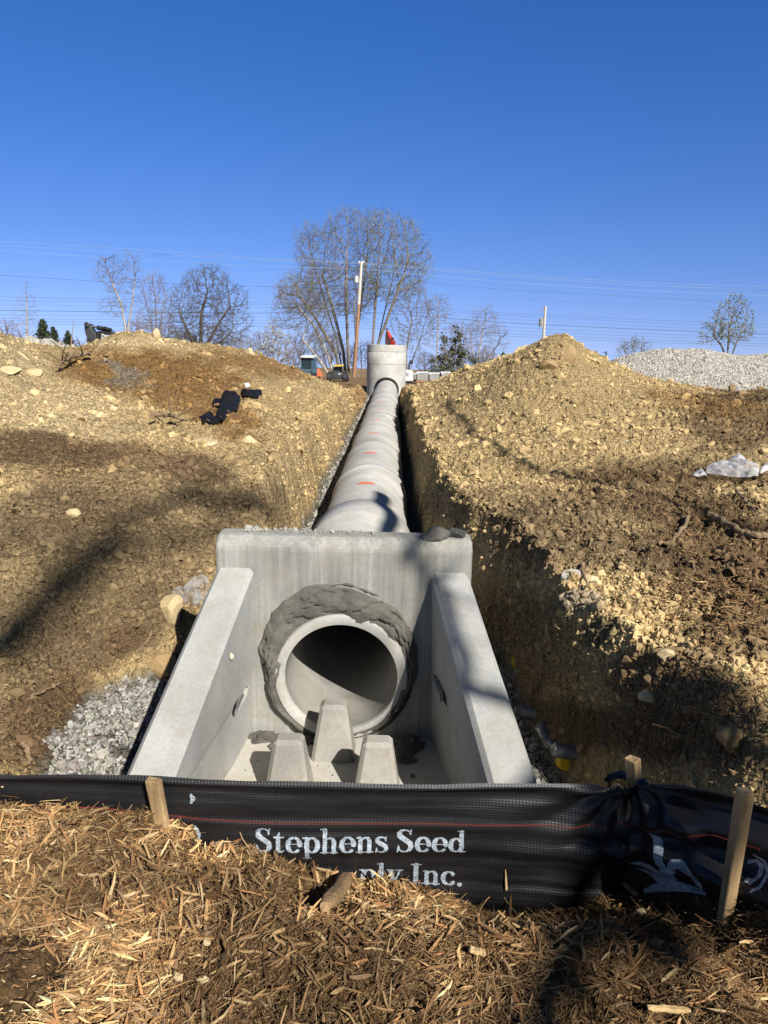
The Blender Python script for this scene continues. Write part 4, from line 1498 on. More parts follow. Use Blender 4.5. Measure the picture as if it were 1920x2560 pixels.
rock(1830, 1850, .075, M_rock_brown, 'squat brown clod on the mulched bank behind the fence', 48, .2, .8)
rock(1620, 1745, .05, M_rock, 'mulch flecked tan stone on the right bank', 49, .2)
rock(1515, 1875, .035, M_rock_brown, 'little brown stone in the shade behind the fence corner', 50, .1)
rock(1408, 1830, .03, M_rock_brown, 'grey brown pebble beside the standing can', 51, .1)

# crumbs and lumps left on top of the headwall
V, Fc = [], []
for i in range(150):
    px = 612 + 330 * random.random() ** 1.3
    p = at(px, 1340, YW + .12)
    V.append((p[0], YW + .10 + .09 * random.random(), 1.303))
V = np.array(V)
sz = np.clip(.003 + .0035 * rng.pareto(2.2, len(V)), .003, .015)
sz[V[:, 0] < AX - .45] *= 1.5
W_, F_ = scatter(V + np.array([0, 0, .003]), sz, ICO1, rng, .3, .4)
o = np_mesh('mortar_crumbs', W_, F_, M_mortar_dry)
tag(o, 'row of dry grey mortar crumbs along the top of the headwall', 'mortar', kind='stuff')


def lump(px, py, size, mat, label, seed, Yp, zoff, rz=0.):
    p = at(px, py, Yp)
    return tag(rock_mesh('mortar_lump', size, mat, seed=seed, loc=(p[0], Yp, 1.297 + zoff), rz=rz, amp=1.0), label, 'mortar')


lump(1088, 1340, (.085, .05, .05), M_mortar, 'larger dark mortar lump on the right end of the headwall top', 61, YW + .07, .022, .1)
lump(1140, 1342, (.06, .04, .04), flat_mat('wet mortar', (.045, .045, .042), rough=.8), 'smaller blackish mortar lump at the right corner of the headwall', 62, YW + .10, .018, .2)
# mortar spilled where the floor meets the back wall
for i, (x, y, sx, sy, sz_, lab) in enumerate(((-.47, -.06, .13, .06, .05, 'mortar heap in the left inner corner of the headwall'), (.44, -.10, .12, .09, .06, 'mortar heap in the shaded right inner corner of the headwall'),
                                              (-.22, -.07, .10, .045, .045, 'mortar lump behind the middle block under the pipe mouth'), (-.37, -.18, .06, .05, .045, 'dark mortar clump on the slab left of the middle block'), (.40, -.24, .07, .06, .03, 'ragged mortar clump right of the middle block'))):
    o = rock_mesh('mortar_lump', (sx, sy, sz_), M_mortar, seed=70 + i, loc=hw((x, y, .004 + sz_ * .2)), amp=1.6)
    tag(o, lab, 'mortar')
V = np.stack([AX + rng.uniform(-.55, .55, 90), YW - rng.uniform(.05, 1.0, 90), np.full(90, .003)], -1)
W_, F_ = scatter(V, np.clip(.003 + .003 * rng.pareto(2, 90), .003, .014), ICO1, rng, .3, .5)
tag(np_mesh('slab_crumbs', W_, F_, M_mortar), 'grey crumbs scattered on the headwall slab', 'mortar', kind='stuff')


# spray cans and caps in the gap right of the headwall
def can(px, py, ln, r, yaw, pitch, label, cols, cap=None, group=None):
    p = gh(px, py)
    T = thing('spray_can', label, 'spray can', p)
    M4 = Matrix.Translation((p[0], p[1], p[2] + r * .8)) @ Matrix.Rotation(yaw, 4, 'Z') @ Matrix.Rotation(PI / 2 - pitch, 4, 'Y')
    MB().lathe([(.001, -ln / 2), (r * .8, -ln / 2), (r, -ln / 2 + .006), (r, ln / 2 - .012), (r * .99, ln / 2)], M4, 28).build('body', cols, T, smooth=True)
    shd = MB().lathe([(r * 1.03, ln / 2 - .006), (r * 1.05, ln / 2), (r * .98, ln / 2 + .004), (r * .8, ln / 2 + .014), (r * .5, ln / 2 + .022), (r * .45, ln / 2 + .026), (.001, ln / 2 + .026)], M4, 28).build('shoulder', M_can_metal, T, smooth=True)
    MB().lathe([(.011, ln / 2 + .026), (.011, ln / 2 + .04), (.001, ln / 2 + .04)], M4, 14).build('nozzle', M_letter_dark, shd, smooth=True)
    MB().lathe([(r * 1.03, -ln / 2 + .002), (r * 1.04, -ln / 2 - .003), (r * .9, -ln / 2 - .004)], M4, 28).build('base_rim', M_can_metal, T, smooth=True)
    return T


def yellow_cap(px, py, r, h, rot, label, up=.0):
    p = gh(px, py)
    M4 = Matrix.Translation((p[0], p[1], p[2] + r * .8 + up)) @ Euler(rot).to_matrix().to_4x4()
    o = MB().lathe([(.001, h), (r * .86, h), (r * .92, h - .003), (r * .94, h * .35), (r * 1.03, h * .33), (r * 1.04, 0), (r * .95, 0), (r * .88, h * .3), (r * .85, h - .004), (.001, h - .004)], M4, 30).build('spray_cap', M_yellow, None, smooth=True)
    return tag(o, label, 'can cap')


can(1326, 1795, .19, .040, -.75, .1, 'dusty grey can lying farthest up the shaded gap beside the wing', M_can)
can(1366, 1855, .17, .042, -1.45, -.15, 'dark can with ringed shoulder in the middle of the gap by the wing', M_can)
can(1430, 1895, .19, .042, 2.85, .0, 'grey can lying next to the sunlit yellow cap', M_can)
yellow_cap(1406, 1922, .046, .058, (1.25, -.5, .3), 'sunlit yellow cap lying beside the nearest spray can', .015)
yellow_cap(1282, 1672, .042, .052, (.25, 1.2, 0), 'yellow cap in deep shade against the right wing', .01)
f1, f2, f3 = atz(1338, 1820, .12), atz(1358, 1845, .13), atz(1395, 1890, .12)
o = MB().tube([f1, (f1 + f2) / 2 + [0, 0, .02], f2, (f2 + f3) / 2 + [0, 0, .012], f3], [.004, .016, .012, .004, .003], 8).build('foam_string', M_foam, None, smooth=True)
tag(o, 'cream string of dried foam hanging across the spray cans', 'foam')
p = gh(1394, 1887)
tag(rock_mesh('foam_blob', (.026, .022, .02), M_foam, seed=81, loc=(p[0], p[1], p[2] + .05), amp=2), 'cream foam blob on the nearest spray can', 'foam')
p = gh(1313, 1785)
tag(rock_mesh('foam_blob', (.02, .03, .016), M_foam, seed=82, loc=(p[0], p[1], p[2] + .02), amp=2), 'tan foam blob squeezed out beside the right wing', 'foam')


# ------------------------------------------------------------------ roots and branches
def root(pxs, r0, r1, label, name='root', lift=.02, mat=M_root, seed=0, twigs=0, cat='root'):
    rg = np.random.default_rng(seed)
    Q = ground_hit([p[0] for p in pxs], [p[1] for p in pxs])
    t = np.linspace(0, len(pxs) - 1, len(pxs) * 5)
    P = np.stack([np.interp(t, range(len(pxs)), Q[:, k]) for k in range(3)], 1)
    P[:, 2] = np.maximum(P[:, 2], gbase(P[:, 0], P[:, 1])) + lift
    for _ in range(2):
        P[1:-1] = (P[:-2] + 2 * P[1:-1] + P[2:]) / 4
    P += rg.normal(0, r0 * .35, P.shape)
    m = MB().tube(P, list(np.linspace(r0, r1, len(P)) * rg.uniform(.85, 1.15, len(P))), 8)
    for k in range(twigs):
        i = rg.integers(1, len(P) - 1)
        d = np.append(rg.normal(0, 1, 2) + [.3, -.6], rg.uniform(.2, 1.0))
        d = d / np.linalg.norm(d) * r0 * rg.uniform(8, 26)
        m.tube([P[i], P[i] + d * .5 + rg.normal(0, .01, 3), P[i] + d], [r0 * .45, r0 * .3, r0 * .12], 5)
    return tag(m.build(name, mat, None, smooth=True), label, cat)


root([(1772, 1302), (1800, 1312), (1840, 1342), (1880, 1356), (1935, 1352)], .022, .026, 'thick pale root running to the right edge of the picture', seed=1, lift=.05)
root([(1722, 1300), (1712, 1325), (1690, 1350), (1676, 1370), (1705, 1388), (1730, 1400), (1735, 1440)], .015, .009, 'crooked dark root bending down the right bank', seed=2, lift=.03)
root([(1868, 1605), (1845, 1640), (1810, 1665), (1765, 1677)], .010, .006, 'thin bare stick lying across the right bank', seed=3, lift=.03)
root([(1840, 1235), (1862, 1262), (1885, 1285), (1900, 1292)], .012, .006, 'pale rootlet below the clear plastic sheet', seed=4, lift=.03)
root([(1453, 1430), (1456, 1455), (1470, 1490)], .009, .006, 'short dark root between two clay lumps', seed=5, lift=.06)
root([(224, 903), (190, 912), (160, 925), (146, 940)], .03, .02, 'dead branch with forked twigs on the left heap', 'branch', .14, seed=6, twigs=8, cat='branch')
root([(380, 1064), (405, 1058), (430, 1062), (448, 1072)], .03, .018, 'arched dead limb at the foot of the brown heap', 'branch', .12, seed=7, twigs=2, cat='branch')
root([(1000, 1031), (1008, 1040), (1020, 1042)], .05, .035, 'stub of a root sticking out of the trench side over the pipe', seed=8, lift=.06)
root([(995, 1160), (1012, 1158)], .012, .008, 'thin broken root end hanging by the pipe', seed=9, lift=.2)
root([(1040, 1250), (1080, 1250)], .008, .006, 'thin pale rootlet on the right trench side', seed=10, lift=.05)
root([(93, 1418), (125, 1392), (155, 1372)], .011, .008, 'straight stick on the shaded left slope', 'branch', .03, seed=11, cat='branch')
root([(100, 1553), (125, 1570), (145, 1590)], .012, .007, 'bent twig low on the left slope', 'branch', .03, seed=12, cat='branch')
root([(340, 1645), (372, 1612), (380, 1590)], .012, .008, 'split pale stick near the brown boulder', 'branch', .04, seed=13, cat='branch')
root([(80, 1760), (125, 1735), (150, 1722)], .011, .007, 'frayed stick on the dark soil above the gravel', 'branch', .04, seed=14, cat='branch')
root([(60, 1870), (70, 1890), (75, 1920)], .014, .010, 'stubby root just above the fence at left', seed=15, lift=.03)

# single large pieces in the mulch


def slab(name, a, b, wd, th, mat, label, cat='wood piece', lift=.02, seed=0):
    A, B = ground_hit([a[0]], [a[1]], .7)[0], ground_hit([b[0]], [b[1]], .7)[0]
    A[2] += lift; B[2] += lift
    rg = np.random.default_rng(seed)
    n = 9
    P = np.linspace(A, B, n) + rg.normal(0, wd * .05, (n, 3))
    d = Vector(tuple(B - A)).normalized()
    side = d.cross(Vector((0, 0, 1))).normalized()
    upv = side.cross(d)
    m = MB()
    vs, fs = [], []
    for i in range(n):
        k = (.55 if i in (0, n - 1) else 1) * rg.uniform(.88, 1.12)
        for j in range(10):
            q = 2 * PI * j / 10
            c_, s2 = math.copysign(abs(math.cos(q)) ** .7, math.cos(q)), math.copysign(abs(math.sin(q)) ** .7, math.sin(q))
            w = Vector(tuple(P[i])) + side * (c_ * wd / 2 * k) + upv * (s2 * th / 2 * k)
            vs.append(w[:])
    for i in range(n - 1):
        for j in range(10):
            fs.append((i * 10 + j, i * 10 + (j + 1) % 10, (i + 1) * 10 + (j + 1) % 10, (i + 1) * 10 + j))
    fs += [tuple(range(9, -1, -1)), tuple((n - 1) * 10 + j for j in range(10))]
    return tag(m.add(vs, fs).build(name, mat, None), label, cat)


M_wood_pale = noise_mat('pale split wood', [(.3, (.42, .28, .12)), (.7, (.60, .43, .21))], scale=12, stretch=(1, 1, 1), bump=.6, bscale=70)
M_bark = noise_mat('brown bark', [(.3, (.20, .12, .055)), (.7, (.37, .24, .12))], scale=16, bump=.8, bscale=60)
slab('wood_chunk', (872, 2208), (818, 2285), .048, .042, M_bark, 'thick brown bark covered wood chunk in the middle of the mulch', seed=1, lift=.03)
slab('wood_chunk', (376, 2189), (446, 2179), .020, .014, M_wood_pale, 'pale flat wood block on the left part of the mulch', seed=2, lift=.026)
slab('wood_chunk', (364, 2190), (358, 2240), .024, .02, M_bark, 'dull brown upright wood block under the pale flat one', seed=3, lift=.02)
slab('wood_chunk', (1617, 2535), (1722, 2542), .018, .012, M_wood_pale, 'long pale wood sliver at the bottom right of the picture', seed=4, lift=.02)
slab('wood_chunk', (215, 2340), (258, 2405), .013, .008, M_wood_pale, 'slanting pale sliver at the lower left of the mulch', seed=5, lift=.02)
slab('wood_chunk', (1170, 2385), (1215, 2396), .022, .012, M_wood_pale, 'broad tan wood chip right of the centre of the mulch', seed=6, lift=.015)
slab('wood_chunk', (1556, 2228), (1590, 2258), .020, .012, M_bark, 'square ended wood chip at the mulch crest near the right stake', seed=7, lift=.035)
slab('wood_chunk', (10, 1998), (105, 1985), .014, .009, M_wood_pale, 'long pale splinter sticking out at the far left of the mulch crest', seed=8, lift=.05)
slab('wood_chunk', (100, 2065), (108, 1998), .011, .008, M_wood_pale, 'pale splinter standing upright against the fence at left', seed=9, lift=.03)
slab('wood_chunk', (155, 2098), (230, 2078), .015, .01, M_wood_pale, 'light split slat lying on the left mulch', seed=10, lift=.02)
s0, z0 = fence_hit(1266, 2225); s1, z1 = fence_hit(1264, 2176)
a, b = fence_pt(s0, z0, .008), fence_pt(s1, z1, .006)
tag(MB().tube([a, (a + b) / 2, b], [.005, .004, .0012], 6).build('wood_chunk', M_wood_pale, None), 'tiny pale splinter stuck upright on the black fabric', 'wood piece')


def pebble(px, py, size, mat, label, seed, cat='stone'):
    p = ground_hit([px], [py], .7)[0]
    return tag(rock_mesh('pebble', (size, size * .7, size * .5), mat, seed=seed, amp=2.5, tmpl=ICO2, loc=(p[0], p[1], p[2] + size * .35 + .012)), label, cat)


pebble(322, 2070, .013, M_rock_white, 'white foam like pebble on the left mulch crest', 91)
pebble(447, 2457, .018, M_rock, 'pale square stone in the mulch at the lower left', 92)
pebble(512, 2462, .017, M_rock, 'cream stone right of the pale square one in the mulch', 93)
pebble(518, 2370, .014, M_rock, 'pale flaking stone near the middle of the mulch', 94)
pebble(1600, 2290, .018, M_rock, 'pale stone in the mulch below the right part of the fence', 95)

q = at(627, 1562, 3.9)
p = np.array([AX - .60 - .04, 3.86, q[2]])
p = at(627, 1562, 3.83)
tag(rock_mesh('foam_blob', (.012, .014, .022), M_foam, seed=83, loc=(AX - .585, 3.83, .72), amp=2), 'little cream foam drip stuck on the inner face of the left wing', 'foam')
p = atz(930, 1938, .0)
tag(rock_mesh('foam_blob', (.022, .016, .014), M_foam, seed=84, loc=(p[0], p[1] - .02, .012), amp=2), 'cream crumb on the slab before the right front block', 'foam')

# ------------------------------------------------------------------ text made from a plain font outline


def text_mesh(name, txt, origin, right, up, height, mat, parent, extrude=.004, squeeze=1.0, bold=.0):
    cu = bpy.data.curves.new(name, 'FONT')
    cu.body = txt
    cu.size = 1.0
    cu.extrude = extrude / height
    cu.offset = bold
    tmp = bpy.data.objects.new('tmp', cu)
    C.objects.link(tmp)
    bpy.context.view_layer.update()
    me = bpy.data.meshes.new_from_object(tmp.evaluated_get(bpy.context.evaluated_depsgraph_get()))
    bpy.data.objects.remove(tmp)
    r, u_ = np.asarray(right, float), np.asarray(up, float)
    nrm = np.cross(r, u_)
    sc_ = height / .72
    for v in me.vertices:
        q = np.asarray(origin) + r * v.co.x * sc_ * squeeze + u_ * v.co.y * sc_ + nrm * v.co.z * sc_
        v.co = tuple(q)
    return link(name, me, mat, parent)


def px_poly(parent, name, pxs, Y, depth, mat, bevel=.02):
    return MB().prism([at(a, b, Y) for a, b in pxs], (0, depth, 0)).build(name, mat, parent, bevel=bevel)


# ------------------------------------------------------------------ excavator behind the left heap
EY = 33.0
T = thing('excavator', 'dark excavator arm with white lettering rising behind the left heap', 'excavator', at(262, 880, EY))
px_poly(T, 'stick', [(210, 813), (216, 808), (223, 809), (231, 826), (239, 836), (243, 862), (232, 872), (226, 866), (214, 838), (211, 826)], EY - .1, .42, M_machine2, .03)
px_poly(T, 'stick_lower_plate', [(214, 846), (226, 846), (232, 868), (224, 872)], EY - .16, .1, M_machine)
boom = px_poly(T, 'boom', [(240, 830), (246, 827), (268, 829), (289, 834), (297, 843), (298, 858), (246, 855), (240, 845)], EY, .40, M_machine, .03)
MB().tube([at(222, 812, EY + .15), at(246, 820, EY + .15)], .045, 10).build('cylinder_rod', flat_mat('chrome rod', (.5, .5, .5), rough=.25, metallic=.9), T, smooth=True)
MB().tube([at(243, 819, EY + .15), at(278, 826, EY + .15)], .10, 12).build('cylinder', M_machine, T, smooth=True)
MB().tube([at(216, 811, EY - .2), at(216, 811, EY + .4)], .10, 14).build('pin', M_machine, T, smooth=True)
MB().tube([at(250, 823, EY - .05), at(262, 817, EY - .05), at(276, 822, EY - .05), at(288, 832, EY - .05)], .025, 6).build('hose', M_gasket, T, smooth=True)
MB().lathe([(.001, 0), (.05, 0), (.05, .03), (.001, .03)], Matrix.Translation(tuple(at(284.5, 844, EY - .03))) @ Matrix.Rotation(PI / 2, 4, 'X'), 14).build('work_lamp', M_letter, T)
o0, o1 = at(253.5, 846, EY - .012), at(274.5, 848, EY - .012)
rt = (o1 - o0) / np.linalg.norm(o1 - o0)
up = np.array([-rt[2], 0, rt[0]])
hh = (at(253.5, 835, EY)[2] - o0[2])
text_mesh('lettering', 'D', o0, rt, up, hh * 1.08, M_letter, boom, squeeze=.62, bold=.02)
text_mesh('lettering', 'EERE', o0 + rt * .105, rt, up, hh * .9, M_letter, boom, squeeze=.52, bold=.02)

# ------------------------------------------------------------------ cab, loader, white machine, pallets beyond the heaps
VY = 46.0
T = thing('tractor', 'small tractor with teal glazed cab and white roof behind the end of the left heap', 'tractor', at(770, 945, VY))
px_poly(T, 'cab_roof', [(750, 894), (751, 890), (757, 889), (784, 889), (785, 893), (784, 895)], VY - .15, 1.7, M_white, .03)
for i, xx in enumerate((752, 779, 789)):
    px_poly(T, 'cab_post', [(xx, 894), (xx + 2.4, 894), (xx + 1.6, 938), (xx - 1.2, 938)], VY + (0, 0, .9)[i], .08, M_cab, .01)
px_poly(T, 'window', [(754, 895), (779, 895), (778, 922), (753, 922)], VY + .05, .03, M_glass, 0)
px_poly(T, 'side_window', [(781, 896), (789, 897), (790, 925), (781, 925)], VY + .6, .03, flat_mat('blue cab glass', (.05, .10, .15), rough=.1), 0)
px_poly(T, 'body', [(750, 922), (792, 925), (796, 958), (750, 958)], VY, 1.5, M_cab, .05)
px_poly(T, 'seat', [(760, 905), (768, 905), (769, 922), (759, 922)], VY + .5, .3, M_machine, .04)
wheels = []
for a in (757, 783):
    wh = MB().lathe([(.001, 0), (.42, 0), (.46, .06), (.46, .22), (.42, .28), (.001, .28)], Matrix.Translation(tuple(at(a, 952, VY - .25))) @ Matrix.Rotation(-PI / 2, 4, 'X'), 24).build('wheel', M_gasket, T, smooth=True); wheels.append(wh)
px_poly(T, 'warning_triangle', [(792, 941), (794, 921), (797, 921), (806, 938), (806, 941)], VY - .4, .04, noise_mat('orange plate', [(.3, (.75, .13, .05)), (.7, (.85, .18, .07))], bump=0), .01)

T = thing('skid_loader', 'dark compact loader with a yellow cab top beside the utility pole', 'loader', at(846, 955, VY))
px_poly(T, 'cab_roof', [(832, 917), (833, 913), (856, 912), (857, 916)], VY, 1.3, noise_mat('yellow paint', [(.3, (.55, .36, .04)), (.7, (.68, .46, .06))], bump=0, rough=.45), .02)
for a, b in ((833, 831), (855, 856)):
    MB().tube([at(a, 915, VY + .05), at(b, 938, VY)], .04, 8).build('cab_post', M_machine, T)
px_poly(T, 'cab_glass', [(835, 917), (854, 917), (855, 934), (833, 934)], VY + .25, .04, M_glass, 0)
px_poly(T, 'engine_hood', [(829, 934), (836, 930), (851, 930), (858, 935), (860, 948), (828, 948)], VY - .3, 1.4, M_machine2, .06)
px_poly(T, 'lamp', [(846, 934), (850, 934), (850, 937), (846, 937)], VY - .33, .03, M_letter, 0)
for a, b in ((824, .0), (863, .0)):
    wh = MB().lathe([(.001, 0), (.30, 0), (.36, .05), (.36, .24), (.30, .3), (.001, .3)], Matrix.Translation(tuple(at(a, 945, VY - .1))) @ Matrix.Rotation(PI / 2, 4, 'Y') @ Matrix.Translation((0, 0, -.15)), 24).build('wheel', M_gasket, T, smooth=True); wheels.append(wh)
for i, (wh, cen, yo) in enumerate(zip(wheels[:2], ((757, 952), (783, 952)), (-.27, -.27))):
    MB().lathe([(.001, -.01), (.2, -.01), (.22, .02), (.001, .03)], Matrix.Translation(tuple(at(*cen, VY + yo))) @ Matrix.Rotation(PI / 2, 4, 'X'), 18).build('rim', M_rim, wh, smooth=True)
px_poly(T, 'lift_arm', [(862, 928), (867, 928), (874, 950), (869, 953)], VY - .2, .15, M_machine, .02)
px_poly(T, 'lift_arm', [(823, 929), (827, 928), (821, 950), (817, 950)], VY - .2, .15, M_machine, .02)

WY = 44.0
T = thing('white_machine', 'white rental machine with black lettering half hidden behind the manhole', 'machine', at(1020, 962, WY))
cover = px_poly(T, 'engine_cover', [(990, 925), (1026, 925), (1031, 927), (1033, 931), (1033, 953), (990, 954)], WY, 1.2, M_white, .05)
px_poly(T, 'chassis', [(990, 954), (1030, 953), (1028, 963), (990, 964)], WY + .1, 1.0, M_machine, .03)
px_poly(T, 'black_hood', [(990, 918), (1013, 917), (1016, 926), (990, 926)], WY + .3, .8, M_machine, .04)
MB().tube([at(1022, 926, WY + .4), at(1023, 908, WY + .4)], .05, 8).build('exhaust', M_machine, T)
marm = MB().tube([at(1023, 910, WY + .4), at(1028, 905, WY + .33)], .02, 6).build('mirror_arm', M_machine, T)
MB().lathe([(.001, 0), (.11, 0), (.12, .03), (.001, .05)], Matrix.Translation(tuple(at(1028, 905, WY + .3))) @ Matrix.Rotation(PI / 2, 4, 'X'), 16).build('mirror', M_machine, marm, smooth=True)
o0 = at(1008, 940.5, WY - .012)
text_mesh('lettering', 'elt', o0, (1, 0, 0), (0, 0, 1), at(1008, 929, WY)[2] - o0[2], M_letter_dark, cover, squeeze=.9)

for k, (x0, x1, y0, y1, d, lab) in enumerate(((1034, 1040, 932, 950, 1.5, 'narrow wrapped block pallet right beside the white machine'), (1041, 1071, 929, 951, 0, 'largest pallet of grey masonry blocks under white film'),
                                              (1073, 1099, 931, 951, .4, 'middle sized pallet of grey blocks right of the largest one'), (1103, 1128, 929, 948, 1.0, 'pallet of pale blocks cut off by the right heap'))):
    T = thing('block_pallet', lab, 'pallet', at((x0 + x1) / 2, y1 + 4, WY + d), 'pallets of masonry blocks beyond the trench')
    px_poly(T, 'blocks', [(x0 + 1, y0 + 3), (x1 - 1, y0 + 3), (x1 - 1, y1), (x0 + 1, y1)], WY + d, .9, M_block, .02)
    n = 9
    top = [(x0 + (x1 - x0) * i / n, y0 + 1.6 * (.5 + .5 * math.sin(i * 1.9 + k))) for i in range(n + 1)]
    px_poly(T, 'film_cover', [(x0, y0 + 6)] + top + [(x1, y0 + 5), ((x0 + x1) / 2, y0 + 3.5)], WY + d - .03, .98, M_wrap, 0)
    px_poly(T, 'pallet_base', [(x0, y1), (x1, y1), (x1, y1 + 4), (x0, y1 + 4)], WY + d - .01, .95, M_pole, 0)

# ------------------------------------------------------------------ stockpiles


def pile(name, label, cat, crest, Y, zb, run, mat, stone_col, n, s0, s1, seed):
    """ridge shaped stockpile with loose stones over it"""
    cx = [at(a, b, Y)[0] for a, b in crest]
    cz = [at(a, b, Y)[2] for a, b in crest]
    T = thing(name, label, cat, (float(np.mean(cx)), Y, zb))
    xs = np.linspace(cx[0], cx[-1], 150)
    ts = np.linspace(-1, 1, 70)

    def height(x, t):
        H = np.interp(x, cx, cz) - zb
        e = sstep(cx[0], cx[0] + .6, x) * sstep(cx[-1], cx[-1] - .6, x)
        return zb + H * (e * .97 + .03) * np.clip(1.04 - np.sqrt(t * t + .012) * 1.0, 0, 1) + .07 * fbm(x * 1.3, t * 4, 4, seed)

    def where(x, t):
        return np.stack([x, Y + t * run * (1 if run else 1), height(x, t)], -1)
    A, B = np.meshgrid(xs, ts, indexing='ij')
    V = where(A, B).reshape(-1, 3)
    ii = np.arange(A.size).reshape(A.shape)
    Fq = np.stack([ii[:-1, :-1], ii[1:, :-1], ii[1:, 1:], ii[:-1, 1:]], -1).reshape(-1, 4)
    np_mesh('pile_body', V, Fq, mat, T, smooth=True)
    rg = np.random.default_rng(seed)
    x, t = rg.uniform(cx[0], cx[-1], n), rg.uniform(-1, .25, n)
    sz = rg.uniform(s0, s1, n)
    V, Fq = scatter(where(x, t) + np.array([0, 0, 0]) + np.stack([0 * sz, 0 * sz, sz * .3], -1), sz, ICO1, rg, .3, .35)
    cc = np.array(stone_col) * rg.uniform(.6, 1.25, (n, 1))
    o = np_mesh('loose_stone', V, Fq, M_gravel, T, col=np.repeat(np.clip(cc, 0, .85), 12, 0))
    o['kind'] = 'stuff'


pile('gravel_pile', 'long white stockpile of crushed stone behind the right heap', 'gravel pile',
     [(1490, 925), (1530, 896), (1570, 884), (1600, 877), (1680, 868), (1750, 868), (1790, 877), (1830, 885), (1880, 884), (1930, 879), (2000, 872), (2100, 870), (2200, 890)], 24.0, 1.15, 2.6,
     noise_mat('white stone mass', [(.3, (.24, .225, .195)), (.7, (.40, .38, .34))], scale=30, bump=.9, bscale=60, bdist=.05), (.43, .405, .355), 30000, .018, .05, 301)
pile('rubble_pile', 'grey rubble pile behind the pale heap at far left', 'rubble pile',
     [(-40, 880), (0, 866), (40, 856), (80, 852), (130, 855), (180, 873), (230, 890)], 19.0, 1.2, 2.2,
     noise_mat('grey rubble', [(.3, (.22, .205, .18)), (.7, (.38, .355, .31))], scale=9, bump=.9, bscale=30, bdist=.05), (.38, .355, .31), 1800, .03, .12, 303)
pile('rubble_pile', 'small low grey pile peeking over the middle of the brown heap', 'rubble pile',
     [(450, 895), (480, 878), (500, 869), (522, 864), (545, 868), (565, 878), (600, 890)], 24.0, 1.2, 2.2,
     noise_mat('grey grit', [(.3, (.23, .20, .16)), (.7, (.36, .32, .27))], scale=14, bump=.9, bscale=40, bdist=.04), (.36, .32, .27), 1500, .02, .06, 305)

# ------------------------------------------------------------------ poles and lines
PY = 72.0
T = thing('utility_pole', 'tall brown utility pole with bleached top in front of the big tree', 'utility pole', at(886, 945, PY))
MB().tube([at(884, 960, PY), at(893, 830, PY), at(897, 760, PY)], [.17, .16, .15], 10).build('pole_shaft', M_pole, T, smooth=True)
MB().tube([at(897, 761, PY), at(903.5, 656, PY)], [.152, .13], 10).build('bleached_shaft', M_pole_pale, T, smooth=True)
MB().lathe([(.001, -.25), (.15, -.25), (.15, .25), (.10, .32), (.001, .34)], Matrix.Translation(tuple(at(891.5, 699, PY - .1))), 16).build('transformer', M_letter, T, smooth=True)
MB().tube([at(892, 704, PY), at(899, 704, PY)], .03, 6).build('bracket', M_pole, T)
xarm = MB().tube([at(897, 658, PY), at(910, 657, PY)], .05, 6).build('crossarm', M_pole_pale, T)
for a in (898, 904, 909):
    MB().lathe([(.001, 0), (.05, 0), (.06, .08), (.03, .16), (.001, .17)], Matrix.Translation(tuple(at(a, 656.5, PY))), 10).build('insulator', M_letter, xarm)
QY = 95.0
T = thing('utility_pole', 'pale utility pole with a grey transformer behind the right heap', 'utility pole', at(1355, 900, QY))
MB().tube([at(1355, 900, QY), at(1364, 765, QY)], [.19, .15], 10).build('pole_shaft', M_pole_pale, T, smooth=True)
MB().lathe([(.001, -.5), (.27, -.5), (.27, .4), (.15, .5), (.001, .52)], Matrix.Translation(tuple(at(1353, 806, QY - .3))), 16).build('transformer', M_block, T, smooth=True)
MB().tube([at(1352, 806, QY), at(1361, 806, QY)], .05, 6).build('bracket', M_pole, T)
MB().tube([at(1361, 769, QY), at(1348, 780, QY)], .03, 6).build('arm', M_pole, T)
T = thing('street_lamp', 'small dark lamp post between the right heap and the gravel pile', 'street lamp', at(1515, 915, 80))
MB().tube([at(1515.5, 915, 80), at(1515.5, 881, 80)], .07, 8).build('post', M_machine, T)
px_poly(T, 'lamp_head', [(1510, 880.5), (1517, 878.5), (1517, 881), (1510, 882)], 80, .3, M_machine, .02)


def wire(pts, r, mat, label, Y=PY):
    a = np.array(pts, float)
    t = np.linspace(a[0, 0], a[-1, 0], 60)
    from_ = np.interp(t, a[:, 0], a[:, 1])
    k = 5
    pad = np.pad(from_, k, mode='edge')
    P = [at(x, np.interp(x, a[:, 0], a[:, 1]), Y) for x in t]
    o = MB().tube(P, r * .55, 4).build('power_line', mat, None)
    return tag(o, label, 'power line', 'overhead lines crossing the picture')


wire([(-300, 588), (0, 603), (320, 622), (640, 645), (900, 656), (1280, 686), (1600, 706), (1920, 717), (2200, 722)], .022, M_wire_pale, 'topmost pale overhead wire', PY)
wire([(-300, 596), (0, 613), (320, 632), (640, 649.5), (900, 659), (1280, 691.5), (1600, 713), (1920, 725), (2200, 732)], .024, M_wire_pale, 'second pale overhead wire just below the topmost', PY + .3)
wire([(-300, 606), (0, 626), (320, 648), (640, 664.5), (905, 673), (1280, 706.5), (1600, 726), (1920, 739), (2200, 747)], .028, M_wire_pale, 'third pale overhead wire, the brightest', PY)
wire([(-300, 650), (0, 664), (320, 677), (640, 686.5), (888, 690)], .018, M_wire_pale, 'faint pale wire ending at the white transformer of the brown pole', PY + .2)
wire([(905, 695), (1018, 702), (1219, 721), (1319, 727), (1751, 751), (2200, 768)], .020, M_wire_dark, 'thin wire starting at the brown pole and sloping down right', PY + .2)
wire([(-300, 672), (0, 688), (255, 704), (640, 716), (900, 722)], .024, M_wire_dark, 'lone dark wire on the left below the pale ones', PY + .5)
wire([(905, 728), (1060, 736), (1280, 747), (1600, 762), (1920, 776), (2200, 786)], .012, M_wire_dark, 'very thin dotted looking wire on the right', PY + .6)
